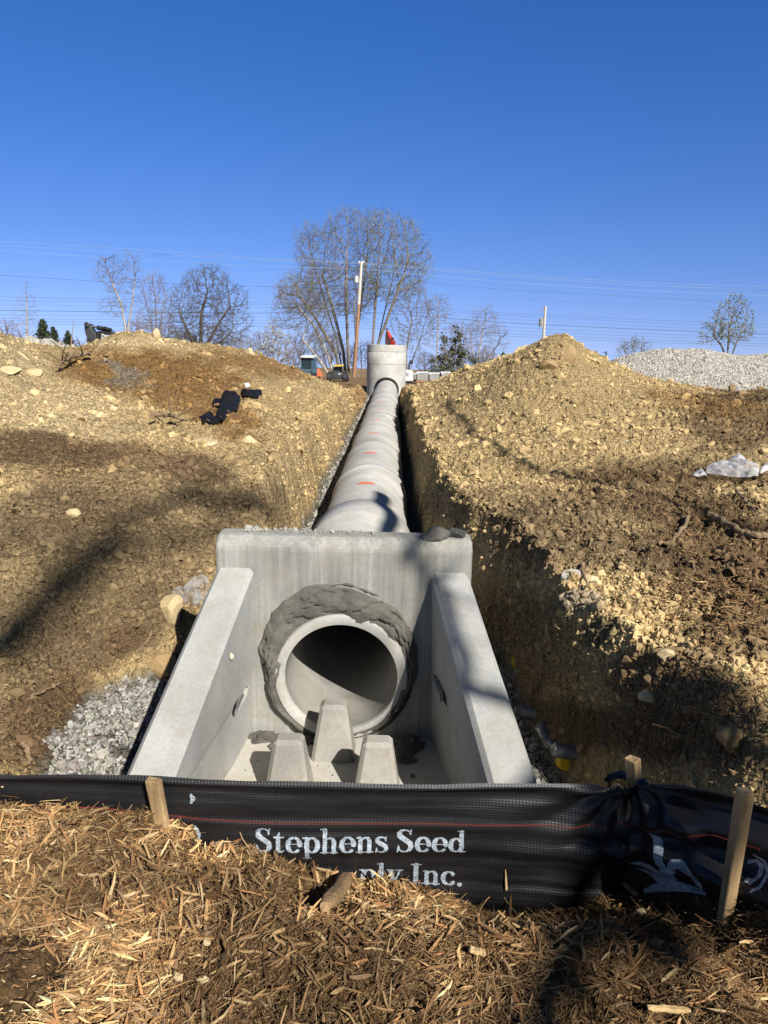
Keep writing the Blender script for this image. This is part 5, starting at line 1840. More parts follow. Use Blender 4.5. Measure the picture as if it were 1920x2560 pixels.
yb = [('upper of the twin dark wires below the gap', 742, 755, 784, 811, .026), ('lower of the twin dark wires below the gap', 751, 760, 789.5, 818, .024), ('dark wire just above the thick cable', 762, 767, 798, 829, .016),
      ('thick black bundled cable', 776, 782, 808, 835.5, .055), ('dark wire hugging the underside of the thick cable', 787, 792, 818, 846, .022), ('third dark wire from the bottom of the bunch', 796, 801, 827, 852, .022),
      ('second dark wire from the bottom of the bunch', 802, 808, 835, 860, .030), ('bottom dark wire of the bunch', 809, 815, 841, 865.5, .032)]
for lab, a, b, c, d, r in yb:
    dip = 3.5 if r == .055 else 0
    wire([(-300, a - 6), (0, a), (320, (a + b) / 2 + 1), (640, b + 1), (895, b + 4 - dip * 2.2), (1280, c), (1600, (c + d) / 2 + 1.5), (1920, d), (2200, d + 8)], r * .8, M_wire_dark, lab, PY + .4)

# ------------------------------------------------------------------ trees


def bark_mat(name, a, b):
    return noise_mat(name, [(.3, a), (.7, b)], scale=3, stretch=(1, 1, .4), rough=.9, bump=.3)


M_bark_grey = bark_mat('grey bark', (.13, .11, .09), (.26, .225, .185))
M_bark_pale = bark_mat('pale bark', (.28, .25, .21), (.46, .42, .36))
M_twig = bark_mat('grey twigs', (.115, .095, .062), (.205, .17, .11))
M_twig_dark = bark_mat('dark twigs', (.07, .06, .045), (.13, .11, .085))
M_twig_mauve = bark_mat('mauve twigs', (.165, .13, .105), (.26, .21, .17))
M_twig_red = bark_mat('reddish twigs', (.15, .095, .075), (.24, .155, .12))
M_bud = noise_mat('young green buds', [(.3, (.17, .20, .07)), (.7, (.28, .32, .12))], scale=2, bump=0)
M_bud_pale = noise_mat('pale blossom buds', [(.3, (.26, .25, .17)), (.7, (.40, .38, .29))], scale=2, bump=0)
M_conifer = noise_mat('dark conifer needles', [(.3, (.018, .030, .014)), (.7, (.055, .075, .032))], scale=1.5, bump=0)
M_bush_brown = bark_mat('brown brush', (.16, .12, .10), (.26, .20, .17))


def seg_tubes(S, n):
    """many separate tapered segments at once"""
    S = np.asarray(S, float)
    a, b, ra, rb = S[:, 0:3], S[:, 3:6], S[:, 6], S[:, 7]
    d = b - a
    d /= np.linalg.norm(d, axis=1, keepdims=True) + 1e-9
    h = np.where(np.abs(d[:, 2:3]) < .9, [[0, 0, 1.]], [[1., 0, 0]])
    e1 = np.cross(d, h); e1 /= np.linalg.norm(e1, axis=1, keepdims=True)
    e2 = np.cross(d, e1)
    q = 2 * PI * np.arange(n) / n
    ring = e1[:, None] * np.cos(q)[None, :, None] + e2[:, None] * np.sin(q)[None, :, None]
    V = np.concatenate([a[:, None] + ring * ra[:, None, None], b[:, None] + ring * rb[:, None, None]], 1)
    j = np.arange(n)
    f = np.stack([j, (j + 1) % n, n + (j + 1) % n, n + j], -1)
    Fq = f[None] + (np.arange(len(S)) * 2 * n)[:, None, None]
    return V.reshape(-1, 3), Fq.reshape(-1, 4)


def colonise(seed, A, start, D, kill, infl, trop=.12, wob=.12, maxit=220):
    """space colonisation: nodes grow towards the attraction points A. start = list of node positions (a trunk polyline)"""
    rg = np.random.default_rng(seed)
    N = [np.array(p, float) for p in start]
    par = [-1] + list(range(len(start) - 1))
    A = A.copy()
    P = np.array(N)
    d = np.linalg.norm(A[:, None] - P[None], axis=2)
    near, nd = d.argmin(1), d.min(1)
    for _ in range(maxit):
        if not len(A): break
        m = nd < infl
        if not m.any():
            m = nd <= nd.min() + D
        src = near[m]
        v = A[m] - P[src]
        v /= np.linalg.norm(v, axis=1, keepdims=True) + 1e-9
        uq, inv = np.unique(src, return_inverse=True)
        acc = np.zeros((len(uq), 3))
        np.add.at(acc, inv, v)
        acc /= np.linalg.norm(acc, axis=1, keepdims=True) + 1e-9
        acc += rg.normal(0, wob, acc.shape) + np.array([0, 0, trop])
        acc /= np.linalg.norm(acc, axis=1, keepdims=True) + 1e-9
        new = P[uq] + acc * D
        k = len(P)
        par += list(uq)
        P = np.concatenate([P, new])
        d = np.linalg.norm(A[:, None] - new[None], axis=2)
        b, bi = d.min(1), d.argmin(1)
        up_ = b < nd
        near = np.where(up_, k + bi, near)
        nd = np.minimum(nd, b)
        keep = nd > kill
        A, near, nd = A[keep], near[keep], nd[keep]
    return P, np.array(par)


def grow(seed, blobs, stems, n_attr, D, tip=.012, expo=2.35, trunk_r=None, twigs=2, twig_len=0.88, trop=.12, wob=.14, shell=.5):
    """bare tree whose crown fills the blobs (x, z, rx, rz[, y, ry]); stems = list of trunk polylines [(x, y, z), ...]"""
    rg = np.random.default_rng(seed)
    vol = np.array([b[2] * b[2] * b[3] for b in blobs]) ** .8
    A = []
    for b, n in zip(blobs, (n_attr * vol / vol.sum()).astype(int)):
        q = rg.normal(size=(n, 3))
        q /= np.linalg.norm(q, axis=1, keepdims=True)
        q *= (rg.uniform(0, 1, (n, 1)) ** (1 / 3)) ** shell
        ry = b[5] if len(b) > 5 else b[2] * .8
        y = b[4] if len(b) > 4 else 0
        A.append(q * [b[2], ry, b[3]] + [b[0], y, b[1]])
    A = np.concatenate(A)
    lab = rg.integers(0, len(stems), len(A)) if len(stems) > 1 else np.zeros(len(A), int)
    if len(stems) > 1:      # every stem feeds the part of the crown nearest its top
        tops = np.array([st_[-1] for st_ in stems], float)
        lab = np.linalg.norm((A[:, None] - tops[None]) * [1, .6, .35], axis=2).argmin(1)
    wood, twig, tips = [], [], []
    for si, stp in enumerate(stems):
        pts = np.array(stp, float)
        n = max(3, int(np.linalg.norm(np.diff(pts, axis=0), axis=1).sum() / D))
        t = np.linspace(0, len(pts) - 1, n)
        line = np.stack([np.interp(t, range(len(pts)), pts[:, k]) for k in range(3)], 1)
        P, par = colonise(seed + si, A[lab == si], line, D, D * 1.35, D * 9, trop, wob)
        w = np.zeros(len(P))
        kids = np.bincount(par[1:], minlength=len(P))
        w[kids == 0] = tip ** expo
        for k in range(len(P) - 1, 0, -1):
            w[par[k]] += w[k]
        r = w ** (1 / expo)
        if trunk_r:
            nl = max(4, (kids == 0).sum())
            e2 = max(1.75, math.log(nl) / math.log(trunk_r / tip))
            r = tip * (w / tip ** expo) ** (1 / e2)
        k = np.arange(1, len(P))
        S = np.concatenate([P[par[k]], P[k], np.minimum(r[par[k]], r[k] * 1.6)[:, None], r[k][:, None]], 1)
        thin = r[k] < tip * 3.6
        wood.append(S[~thin])
        twig.append(S[thin])
        base = P[k][thin]
        d0 = P[k][thin] - P[par[k]][thin]
        d0 /= np.linalg.norm(d0, axis=1, keepdims=True) + 1e-9
        for _ in range(twigs):
            d1 = d0 + rg.normal(0, .55, d0.shape) + [0, 0, .15]
            d1 /= np.linalg.norm(d1, axis=1, keepdims=True)
            L = twig_len * rg.uniform(.35, 1.1, (len(base), 1))
            m_ = base + d1 * L * .55
            d2 = d1 + rg.normal(0, .25, d0.shape) + [0, 0, .12]
            d2 /= np.linalg.norm(d2, axis=1, keepdims=True)
            e = m_ + d2 * L * .45
            o_ = np.ones((len(base), 1)) * tip
            twig.append(np.concatenate([base, m_, o_ * .8, o_ * .6], 1))
            twig.append(np.concatenate([m_, e, o_ * .6, o_ * .35], 1))
            d3 = d1 + rg.normal(0, .6, d0.shape)
            d3 /= np.linalg.norm(d3, axis=1, keepdims=True)
            twig.append(np.concatenate([m_, m_ + d3 * L * .45, o_ * .55, o_ * .3], 1))
            tips += [e, m_]
    return np.concatenate(wood), np.concatenate(twig), np.concatenate(tips)


def leaf_cards(tips, size, rg, frac=1.0):
    P = np.array(tips)
    P = P[rg.uniform(0, 1, len(P)) < frac]
    n = len(P)
    R = rand_rot(n, rg)
    q = np.array([[-1, -.6, 0], [1, -.6, 0], [1, .6, 0], [-1, .6, 0]]) * size
    V = np.einsum('nij,kj->nki', R, q) * rg.uniform(.5, 1.3, (n, 1, 1)) + P[:, None]
    return V.reshape(-1, 3), np.arange(n * 4).reshape(n, 4)


def tree(label, base_px, Y, seed, ell, stems_px, twigmat, barkmat=None, buds=None, bud_size=.07, bud_frac=.5, cat='tree', group='bare trees beyond the site', name='bare_tree', n=2550, D=.42, **kw):
    """ell: crown ellipses (px, py, rx, ry[, dy, ry_depth in m]); stems_px: trunk lines as (px, py, depth offset in m)"""
    b = at(*base_px, Y)
    s_ = (at(base_px[0] + 100, base_px[1], Y) - b)[0] / 100
    bl = []
    for e in ell:
        c = at(e[0], e[1], Y) - b
        bl.append((c[0], c[2], e[2] * s_, e[3] * s_) + tuple(e[4:]))
    stp = [[tuple((at(a, c, Y) - b) + np.array([0, (q[0] if q else 0), 0])) for a, c, *q in line] for line in stems_px]
    wood, twg, tips = grow(seed, bl, stp, n, D, **kw)
    T = thing(name, label, cat, b, group)
    V, Fq = seg_tubes(wood, 6)
    np_mesh('trunk', V, Fq, barkmat or M_bark_grey, T, world=False, smooth=True)
    V, Fq = seg_tubes(twg, 3)
    np_mesh('crown', V, Fq, twigmat, T, world=False)
    if buds:
        V, Fq = leaf_cards(tips, bud_size, np.random.default_rng(seed), bud_frac)
        np_mesh('foliage', V, Fq, buds, T, world=False)
    return T


def retree(src, label, base_px, Y, scale, rz):
    """another tree of the same growth, turned and rescaled"""
    T = src.copy()
    C.objects.link(T)
    T.location = tuple(at(*base_px, Y))
    T.scale = (scale, scale, scale)
    T.rotation_euler = (0, 0, rz)
    T['label'] = label
    for ch in src.children:
        c = ch.copy()
        C.objects.link(c)
        c.parent = T
    return T


tree('biggest bare tree with many stems and a broad twiggy crown left of the brown pole', (872, 945), 78, 11,
     [(862, 600, 60, 72), (800, 640, 62, 70), (912, 590, 45, 60), (770, 600, 32, 45), (840, 720, 110, 70), (760, 735, 75, 55), (900, 720, 40, 80)],
     [[(866, 960, 0), (858, 880, .5), (830, 770, 1), (805, 690, 1.2)], [(873, 960, 0), (870, 850, -.6), (866, 730, -1), (868, 640, -1)], [(880, 960, 0), (888, 860, .8), (905, 730, 1), (918, 640, 1)], [(858, 960, 0), (840, 880, -1), (795, 800, -1.5), (755, 745, -1.5)], [(862, 960, 0), (838, 850, 2), (800, 730, 2.5), (775, 640, 2.5)], [(884, 960, 0), (893, 880, -2), (890, 780, -3)]],
     M_twig, M_bark_grey, M_bud, .04, .30, n=4420, D=.40, trunk_r=.42, twigs=4, twig_len=1.06)
tree('tall leaning bare tree with greenish buds above the manhole', (930, 945), 76, 12,
     [(955, 590, 42, 60), (1010, 610, 45, 62), (1045, 660, 36, 60), (985, 690, 70, 70), (930, 680, 30, 90)],
     [[(928, 950, 0), (932, 860, 0), (938, 760, .5), (945, 690, .5)], [(930, 950, 0), (945, 860, 0), (975, 780, -.5), (1000, 710, -.6)], [(929, 950, 0), (940, 880, .5), (956, 800, 1.5), (975, 720, 1.8)]],
     M_twig, M_bark_grey, M_bud, .045, .7, n=3060, D=.40, trunk_r=.42, twigs=4, twig_len=1.00)
tree('wide low bare tree sprawling left below the biggest one', (842, 950), 74, 13,
     [(740, 750, 52, 40), (710, 790, 36, 40), (775, 800, 60, 50), (800, 860, 60, 50)],
     [[(842, 960, 0), (815, 880, .5), (780, 810, 1), (745, 770, 1)], [(836, 960, 0), (800, 900, -.6), (760, 850, -1)]],
     M_twig, M_bark_pale, None, n=2040, D=.38, trunk_r=.22, twigs=4, twig_len=0.94)
tree('slender grey tree rising just right of the manhole', (1018, 948), 82, 14,
     [(1035, 760, 38, 60), (1060, 800, 34, 55), (1000, 800, 30, 50), (1030, 850, 40, 45)],
     [[(1018, 955, 0), (1015, 880, 0), (1030, 800, .3)], [(1019, 955, 0), (1035, 890, .6), (1058, 830, .8)]],
     M_twig, M_bark_grey, M_bud, .05, .15, n=1360, D=.42, trunk_r=.22, twigs=4, twig_len=0.88)
tree('thin straight tree with high narrow crown right of the manhole', (1090, 948), 84, 15,
     [(1097, 775, 32, 36), (1098, 820, 28, 40), (1085, 850, 20, 30)], [[(1090, 955, 0), (1093, 860, 0), (1097, 770, 0)]],
     M_twig_mauve, M_bark_pale, None, n=884, D=.44, trunk_r=.17, twigs=4, twig_len=0.94)
tree('pale bare tree furthest right in the middle grove above the right heap', (1198, 940), 86, 16,
     [(1212, 808, 34, 42), (1240, 850, 34, 40), (1180, 850, 36, 40), (1205, 890, 50, 35)],
     [[(1196, 950, 0), (1198, 880, 0), (1210, 810, .3)], [(1200, 950, 0), (1225, 890, .6), (1248, 860, .8)], [(1194, 950, 0), (1180, 880, -.6), (1175, 840, -.6)]],
     M_twig_mauve, M_bark_pale, None, n=1530, D=.44, trunk_r=.18, twigs=4, twig_len=1.00)
tree('low bare tree between the conifers and the pale tree', (1150, 945), 85, 17,
     [(1152, 835, 34, 36), (1140, 880, 40, 36)], [[(1150, 950, 0), (1148, 890, 0), (1153, 840, 0)], [(1146, 950, 0), (1130, 890, .5)]],
     M_twig_mauve, M_bark_pale, None, n=1020, D=.44, trunk_r=.14, twigs=4, twig_len=0.88)
tree('round crowned dark bare tree above the left heap', (503, 905), 70, 18,
     [(520, 715, 60, 50), (575, 755, 50, 48), (470, 750, 46, 48), (440, 790, 30, 34), (600, 810, 34, 34), (525, 790, 80, 45), (520, 840, 90, 30)],
     [[(500, 915, 0), (502, 850, 0), (500, 780, .5), (515, 730, .5)], [(505, 915, 0), (515, 860, .5), (545, 800, 1), (570, 765, 1)], [(498, 915, 0), (488, 860, -.5), (468, 810, -1), (455, 780, -1)], [(508, 915, 0), (540, 870, -.6), (585, 830, -1)]],
     M_twig_dark, bark_mat('dark bark', (.06, .05, .04), (.13, .11, .09)), M_conifer, .04, .08, n=3570, D=.34, trunk_r=.30, twigs=4, twig_len=0.78)
tree('open forked pale tree above the excavator arm', (315, 890), 68, 19,
     [(275, 680, 40, 42), (330, 670, 28, 38), (300, 720, 40, 30), (285, 770, 34, 26), (340, 730, 22, 40)],
     [[(316, 900, 0), (314, 820, 0), (300, 760, .3), (280, 715, .4), (268, 680, .4)], [(316, 900, 0), (318, 820, .2), (328, 750, .4), (333, 690, .5)]],
     M_twig, M_bark_pale, None, n=884, D=.42, trunk_r=.17, twigs=4, twig_len=0.78, tip=.012)
tree('dense mauve grey tree between the forked and the round crowned ones', (391, 895), 75, 20,
     [(385, 745, 34, 60), (410, 760, 24, 50), (365, 780, 24, 50), (392, 820, 50, 45)],
     [[(391, 905, 0), (391, 830, 0), (388, 740, 0)], [(389, 905, 0), (380, 840, .5), (365, 770, .5)], [(393, 905, 0), (402, 840, -.4), (412, 760, -.4)]],
     M_twig_mauve, M_bark_grey, None, n=1700, D=.40, trunk_r=.18, twigs=4, twig_len=1.00, trop=.3)
tree('thin wispy pale tree at the far left', (68, 880), 72, 21,
     [(65, 730, 18, 40), (72, 770, 28, 40), (55, 790, 30, 40), (80, 820, 26, 30)], [[(68, 890, 0), (68, 800, 0), (66, 720, 0)]],
     M_twig_mauve, M_bark_pale, None, n=714, D=.40, trunk_r=.12, twigs=1, twig_len=0.88, tip=.011)
tree('lone tree in young green leaf on the right above the gravel pile', (1819, 905), 66, 22,
     [(1843, 772, 24, 36), (1815, 790, 34, 34), (1860, 805, 28, 34), (1790, 825, 34, 30), (1830, 835, 48, 26), (1770, 845, 22, 16)],
     [[(1819, 915, 0), (1820, 870, 0), (1826, 820, .2), (1838, 780, .2)], [(1819, 915, 0), (1810, 865, .4), (1790, 840, .5)], [(1820, 915, 0), (1835, 860, -.4), (1852, 820, -.4)]],
     M_twig, M_bark_grey, M_bud, .055, .8, n=1530, D=.34, trunk_r=.20, twigs=4, twig_len=0.62)
tree('rounded bare bush left of the gravel pile top', (1584, 905), 80, 23, [(1584, 872, 40, 26), (1560, 880, 20, 18), (1605, 870, 20, 22)],
     [[(1584, 910, 0), (1584, 880, 0)], [(1580, 910, 0), (1568, 882, .4)], [(1588, 910, 0), (1600, 880, -.4)]],
     M_twig, M_bark_grey, M_bud, .05, .25, name='bare_bush', cat='bush', n=850, D=.36, trunk_r=.10, twigs=4, twig_len=0.75)
tree('pale budding shrub at the right end of the left heap', (685, 930), 62, 24, [(680, 835, 22, 32), (695, 860, 26, 34), (668, 880, 22, 30), (700, 895, 26, 26)],
     [[(685, 940, 0), (683, 880, 0), (680, 840, 0)], [(688, 940, 0), (696, 880, .3)], [(682, 940, 0), (670, 890, -.3)]],
     M_twig_mauve, M_bark_pale, M_bud_pale, .065, .7, name='budding_shrub', cat='shrub', n=1190, D=.32, trunk_r=.10, twigs=4, twig_len=0.62)
tree('reddish brown brush at the far left edge', (20, 895), 66, 25, [(15, 835, 40, 34), (55, 860, 34, 28), (-20, 850, 40, 40)],
     [[(20, 905, 0), (15, 850, 0)], [(35, 905, 0), (52, 870, .4)], [(5, 905, 0), (-15, 860, -.4)]],
     M_twig_red, M_bark_grey, None, name='bare_bush', cat='bush', n=1530, D=.32, trunk_r=.10, twigs=3, twig_len=0.75, tip=.014)
s1 = tree('grey brush below the forked tree', (345, 905), 72, 26, [(345, 835, 40, 34), (315, 860, 34, 30), (378, 858, 32, 30)],
          [[(345, 910, 0), (345, 845, 0)], [(335, 910, 0), (318, 868, .5)], [(355, 910, 0), (375, 865, -.5)]],
          M_twig_mauve, M_bark_grey, None, name='bare_bush', cat='bush', group='low brush along the tree line', n=1445, D=.36, trunk_r=.10, twigs=4, twig_len=0.81)
k0 = 1.0
for px, Y, k, rz, lab in ((420, 76, .9, 1.0, 'grey brush under the mauve grey tree'), (462, 74, .8, 2.0, 'grey brush left of the round crowned tree'), (560, 73, .8, 3.0, 'grey brush right of the round crowned tree'), (610, 78, .7, 4.0, 'thin brush in the gap left of the pale shrub'),
                          (270, 76, .7, 5.0, 'low brush right behind the excavator arm'), (185, 78, .6, .5, 'low brush right of the small conifers'), (735, 74, 1.0, 1.6, 'brush left of the tractor cab'), (830, 80, 1.1, 2.6, 'brush behind the loader'),
                          (905, 82, .95, 3.6, 'brush at the foot of the brown pole'), (970, 85, .9, 4.4, 'brush behind the manhole'), (1060, 86, .7, 5.2, 'brush behind the block pallets'), (1125, 88, .8, 0.2, 'brush under the thin straight tree'),
                          (1215, 90, .8, 1.3, 'brush under the rightmost pale tree'), (650, 80, .8, 5.6, 'brush behind the pale budding shrub')):
    retree(s1, lab, (px, 940 if px > 700 else 905), Y, k0 * k, rz)
tree('tiny bare sapling just right of the right heap peak', (1450, 885), 90, 27, [(1448, 868, 10, 12), (1456, 872, 8, 9)], [[(1450, 890, 0), (1450, 872, 0)]],
     M_twig_mauve, M_bark_grey, None, name='bare_bush', cat='bush', n=136, D=.36, trunk_r=.06, twigs=4, twig_len=0.62)


def conifer(label, base_px, top_y, Y, wid_px, seed, lean=0.0, mat=None):
    b, t = at(*base_px, Y), at(base_px[0], top_y, Y)
    H = t[2] - b[2]
    Wd_ = (at(base_px[0] + wid_px, base_px[1], Y) - b)[0] / 2
    rg = np.random.default_rng(seed)
    T = thing('conifer', label, 'conifer', b, 'dark conifers beyond the site')
    MB().tube([(0, 0, -.3), (lean * .3, 0, H * .5), (lean, 0, H * .97)], [H * .022, H * .014, .02], 7).build('trunk', M_bark_grey, T, world=False)
    P = []
    if mat is not None:              # ragged, broken crown
        for _ in range(30):
            z = rg.uniform(.02, 1.0)
            az = rg.uniform(0, 2 * PI)
            L = Wd_ * (1.15 - .75 * z) * rg.uniform(.2, 1.05)
            c = np.array([math.cos(az) * L, math.sin(az) * L, z * H * rg.uniform(.8, 1.02)])
            n = rg.integers(15, 60)
            P.append(c + rg.normal(0, 1, (n, 3)) * [Wd_ * .16, Wd_ * .16, H * .05])
    else:
        for _ in range(230):
            z = rg.uniform(.04, 1.0) ** .85
            az = rg.uniform(0, 2 * PI)
            L = Wd_ * (1.02 - z) ** .8 * rg.uniform(.45, 1.25) + .05
            n = int(12 + 26 * (1 - z))
            s = rg.uniform(.12, 1, n)
            x, y = np.cos(az) * L * s, np.sin(az) * L * s
            zz = z * H - .10 * L * s + .16 * L * s * s
            P.append(np.stack([x + lean * z, y, zz], -1) + rg.normal(0, .055 * H / 4, (n, 3)))
    P = np.concatenate(P)
    n = len(P)
    V, Fq = leaf_cards(P, H * .022, rg, 1.0)
    np_mesh('foliage', V, Fq, mat or M_conifer, T, world=False)
    return T


conifer('dark pointed conifer, the taller of two behind the grey rubble pile', (112, 885), 800, 60, 62, 41)
conifer('small dark conifer left of the excavator arm', (173, 885), 828, 60, 46, 42)
conifer('squat dark conifer joined to the right side of the tall left one', (138, 885), 818, 62, 44, 43)
M_con2 = noise_mat('dusky conifer needles', [(.3, (.055, .06, .035)), (.7, (.13, .125, .08))], scale=1.5, bump=0)
conifer('dusky conifer left most in the middle grove', (1108, 945), 838, 74, 52, 44, mat=M_con2)
conifer('tallest dusky conifer of the middle grove', (1143, 945), 824, 76, 56, 45, mat=M_con2)
conifer('low dusky conifer in front of the middle grove', (1082, 945), 890, 73, 40, 46, mat=M_con2)
conifer('small dark conifer peeping over the left slope of the right heap', (1256, 925), 882, 78, 34, 47)
conifer('dark conifer low inside the round crowned tree', (490, 905), 835, 74, 46, 48, mat=M_con2)
conifer('low dusky conifer at the right end of the middle grove', (1180, 945), 880, 78, 56, 49, mat=M_con2)


# ------------------------------------------------------------------ trees behind the viewpoint whose shade falls into the scene
SUNV = np.array([.58, -1.0, .92]) / math.sqrt(.58 ** 2 + 1 + .92 ** 2)


def shade_tree(label, base, limbs, lift, seed):
    """limbs: polylines of points in the scene that a limb's shadow should reach, with radii"""
    T = thing('shade_tree', label, 'tree', base)
    rg = np.random.default_rng(seed)
    P0 = np.array(limbs[0][0][0]) + SUNV * lift
    MB().tube([(base[0], base[1], base[2] - .3), (base[0], base[1], base[2] + 3), tuple(P0 * .5 + np.array([base[0], base[1], P0[2]]) * .5 - [0, 0, 1.2]), tuple(P0)], [.24, .19, .15, limbs[0][1][0]], 10).build('trunk', M_bark_grey, T, smooth=True)
    segs = []
    for pts, rad in limbs:
        Q = np.array(pts) + SUNV * lift
        t = np.linspace(0, len(Q) - 1, len(Q) * 4)
        L = np.stack([np.interp(t, range(len(Q)), Q[:, k]) for k in range(3)], 1)
        L[1:-1] += rg.normal(0, .03, (len(L) - 2, 3))
        R = np.interp(t, range(len(Q)), rad)
        MB().tube(L, list(R), 8).build('limb', M_bark_grey, T, smooth=True)
        for i in range(2, len(L)):
            for _ in range(1):
                d = rg.normal(0, 1, 3) + [0, 0, .6]
                d /= np.linalg.norm(d)
                e = L[i] + d * rg.uniform(.2, .5)
                segs.append((*L[i], *e, .008, .004))
                for _ in range(3):
                    d2 = d + rg.normal(0, .6, 3)
                    m_ = L[i] + (e - L[i]) * rg.uniform(.3, .9)
                    segs.append((*m_, *(m_ + d2 * rg.uniform(.1, .3)), .004, .002))
    V, Fq = seg_tubes(segs, 4)
    np_mesh('crown', V, Fq, M_twig, T)


def gpx(*pxs):
    return [tuple(q) for q in ground_hit([p[0] for p in pxs], [p[1] for p in pxs], 2.45)]


_A = gpx((10, 1580), (100, 1490), (200, 1400), (330, 1310), (450, 1235), (560, 1180))
_A2 = gpx((10, 1640), (110, 1560), (230, 1450), (360, 1370), (480, 1330), (600, 1290))
shade_tree('bare tree behind the viewpoint shading the left slope', (-3.0 + 34 * SUNV[0], 3.4 + 34 * SUNV[1], .8), [([(-3.0, 3.4, .8)] + _A, [.09, .095, .095, .09, .085, .07, .05]), ([(-3.0, 3.4, .8)] + _A2, [.08, .08, .08, .08, .075, .07, .06]),
           (gpx((450, 1235), (540, 1250), (640, 1260), (690, 1300)), [.07, .085, .09, .06])], 34.0, 5)
_D = gpx((1990, 1950), (1800, 1865), (1640, 1800), (1500, 1790))
_fp = [tuple(fence_pt(*fence_hit(a, b))) for a, b in ((1480, 2010), (1490, 2120), (1450, 2240))]
_fp += [tuple(q) for q in ground_hit([1440, 1425, 1390, 1330], [2330, 2420, 2510, 2620], .7)]
_W = [tuple(at(1215, 1740, 3.35)), tuple(at(1150, 1570, 3.85)), tuple(at(1100, 1440, 4.2)), tuple(at(1040, 1390, 4.26)), tuple(at(990, 1290, 6.3)), tuple(at(987, 1200, 7.6))]
shade_tree('bare tree behind the viewpoint shading the fence corner and the right bank', (2.6 + 11 * SUNV[0], 2.6 + 11 * SUNV[1], .8), [([(2.6, 2.6, .8)] + _D, [.075, .055, .055, .055, .05]), ([_D[-1]] + _fp, [.05, .055, .06, .055, .055, .06, .06, .06]),
           ([_D[-1]] + _W, [.05, .045, .04, .04, .035, .09, .10]), ([(2.6, 2.6, .8), (3.2, 5.5, 1.1)] + gpx((1900, 1330), (1600, 1240), (1330, 1180), (1250, 1150), (1180, 1080), (1120, 1000)), [.06, .05, .045, .04, .04, .04, .04, .035])], 11.0, 6)

# ------------------------------------------------------------------ daylight
SUN = Vector((.58, -1.0, .92)).normalized()
el = math.asin(SUN.z)
w = bpy.data.worlds.new('World')
bpy.context.scene.world = w
w.use_nodes = True
nt = w.node_tree
bg = nt.nodes['Background']
sk = nt.nodes.new('ShaderNodeTexSky')
sk.sky_type = 'NISHITA'
sk.sun_disc = False
sk.sun_elevation = el
sk.sun_rotation = math.atan2(SUN.x, SUN.y)
sk.altitude = 0
sk.air_density = 1.0
sk.dust_density = 0.0
sk.ozone_density = 3.0
hs = nt.nodes.new('ShaderNodeHueSaturation')
hs.inputs['Saturation'].default_value = 1.35
# the far ground drops below eye level, so the band of sky just under the horizon repeats the horizon colour
tcw = nt.nodes.new('ShaderNodeTexCoord')
sx = nt.nodes.new('ShaderNodeSeparateXYZ')
mxx = nt.nodes.new('ShaderNodeMath'); mxx.operation = 'MAXIMUM'; mxx.inputs[1].default_value = 0.0
md = nt.nodes.new('ShaderNodeMath'); md.operation = 'MULTIPLY_ADD'; md.inputs[1].default_value = 0.90; md.inputs[2].default_value = 0.10
cx_ = nt.nodes.new('ShaderNodeCombineXYZ')
nt.links.new(tcw.outputs['Generated'], sx.inputs[0])
nt.links.new(sx.outputs[2], mxx.inputs[0]); nt.links.new(mxx.outputs[0], md.inputs[0])
nt.links.new(sx.outputs[0], cx_.inputs[0]); nt.links.new(sx.outputs[1], cx_.inputs[1]); nt.links.new(md.outputs[0], cx_.inputs[2])
nrm = nt.nodes.new('ShaderNodeVectorMath'); nrm.operation = 'NORMALIZE'
nt.links.new(cx_.outputs[0], nrm.inputs[0]); nt.links.new(nrm.outputs[0], sk.inputs['Vector'])
nt.links.new(sk.outputs[0], hs.inputs['Color'])
tint = nt.nodes.new('ShaderNodeMix'); tint.data_type = 'RGBA'; tint.blend_type = 'MULTIPLY'; tint.inputs[0].default_value = 1.0
tint.inputs[7].default_value = (1.43, 1.10, 1.46, 1)
nt.links.new(hs.outputs[0], tint.inputs[6])
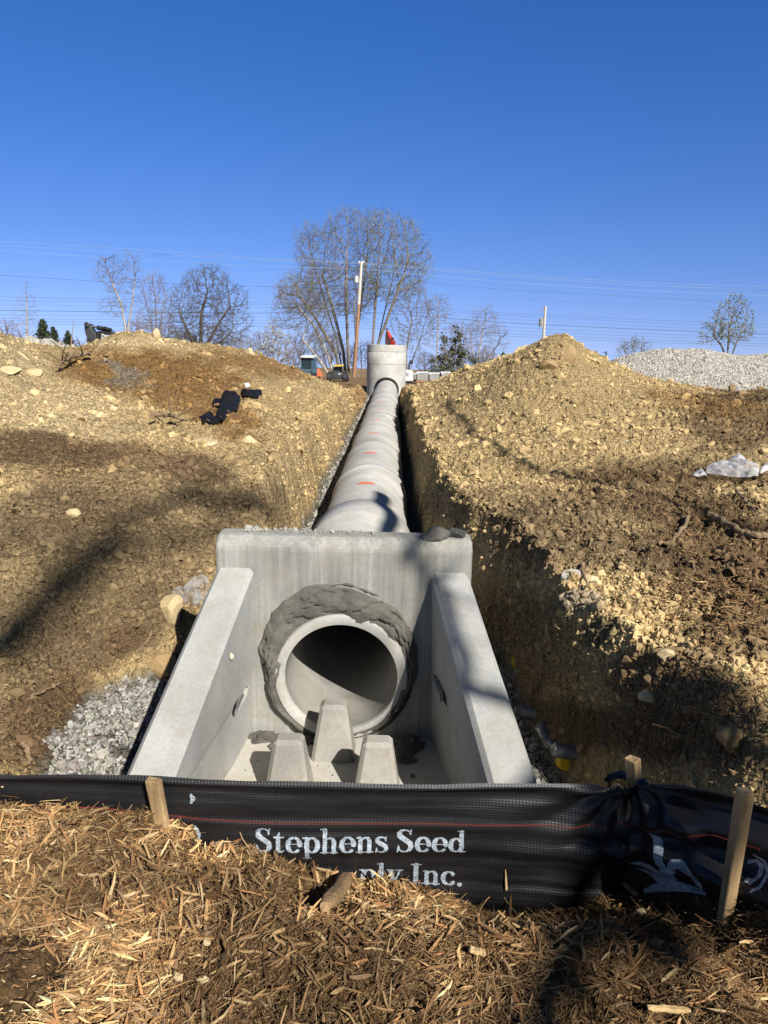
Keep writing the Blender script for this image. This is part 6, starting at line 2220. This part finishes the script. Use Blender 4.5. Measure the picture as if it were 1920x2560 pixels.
# sky dimmed towards the unseen zenith to weaken the fill in shadows
zr = nt.nodes.new('ShaderNodeMapRange'); zr.inputs['From Min'].default_value = .40; zr.inputs['From Max'].default_value = .85
zr.inputs['To Min'].default_value = 1.0; zr.inputs['To Max'].default_value = .20
nt.links.new(sx.outputs[2], zr.inputs['Value'])
zm = nt.nodes.new('ShaderNodeVectorMath'); zm.operation = 'SCALE'
# the sky is whiter on the sun's side and deepest blue away from it
sm_ = nt.nodes.new('ShaderNodeMapRange'); sm_.inputs['From Min'].default_value = -.45; sm_.inputs['From Max'].default_value = .35
nt.links.new(sx.outputs[1], sm_.inputs['Value'])
wm = nt.nodes.new('ShaderNodeMix'); wm.data_type = 'RGBA'
nt.links.new(sm_.outputs[0], wm.inputs[0]); nt.links.new(sk.outputs[0], wm.inputs[6]); nt.links.new(tint.outputs[2], wm.inputs[7])
nt.links.new(wm.outputs[2], zm.inputs[0]); nt.links.new(zr.outputs[0], zm.inputs['Scale'])
nt.links.new(zm.outputs[0], bg.inputs['Color'])
bg.inputs['Strength'].default_value = 0.06
sl = bpy.data.lights.new('sun', 'SUN')
sl.energy = 5.0
sl.angle = math.radians(.55)
sl.color = (1.0, .95, .87)
so = bpy.data.objects.new('sun', sl)
so.rotation_euler = (-SUN).to_track_quat('-Z', 'Y').to_euler()
so.location = (6, -10, 12)
C.objects.link(so)

# ------------------------------------------------------------------ camera
cam = bpy.data.cameras.new('camera')
cam.sensor_fit = 'VERTICAL'
cam.sensor_height = 36.0
cam.lens = 36.0 * F / 2560.0
cam.clip_start = .05
cam.clip_end = 3000
co = bpy.data.objects.new('camera', cam)
R3 = Matrix((tuple(_r), tuple(_u), tuple(-_f))).transposed()
co.matrix_world = Matrix.Translation(tuple(CAMP)) @ R3.to_4x4()
C.objects.link(co)
sc = bpy.context.scene
sc.camera = co
sc.view_settings.view_transform = 'Standard'
sc.view_settings.look = 'None'
sc.view_settings.exposure = 0.56
sc.view_settings.gamma = 1.0
sc.cycles.max_bounces = 6
sc.cycles.transparent_max_bounces = 12
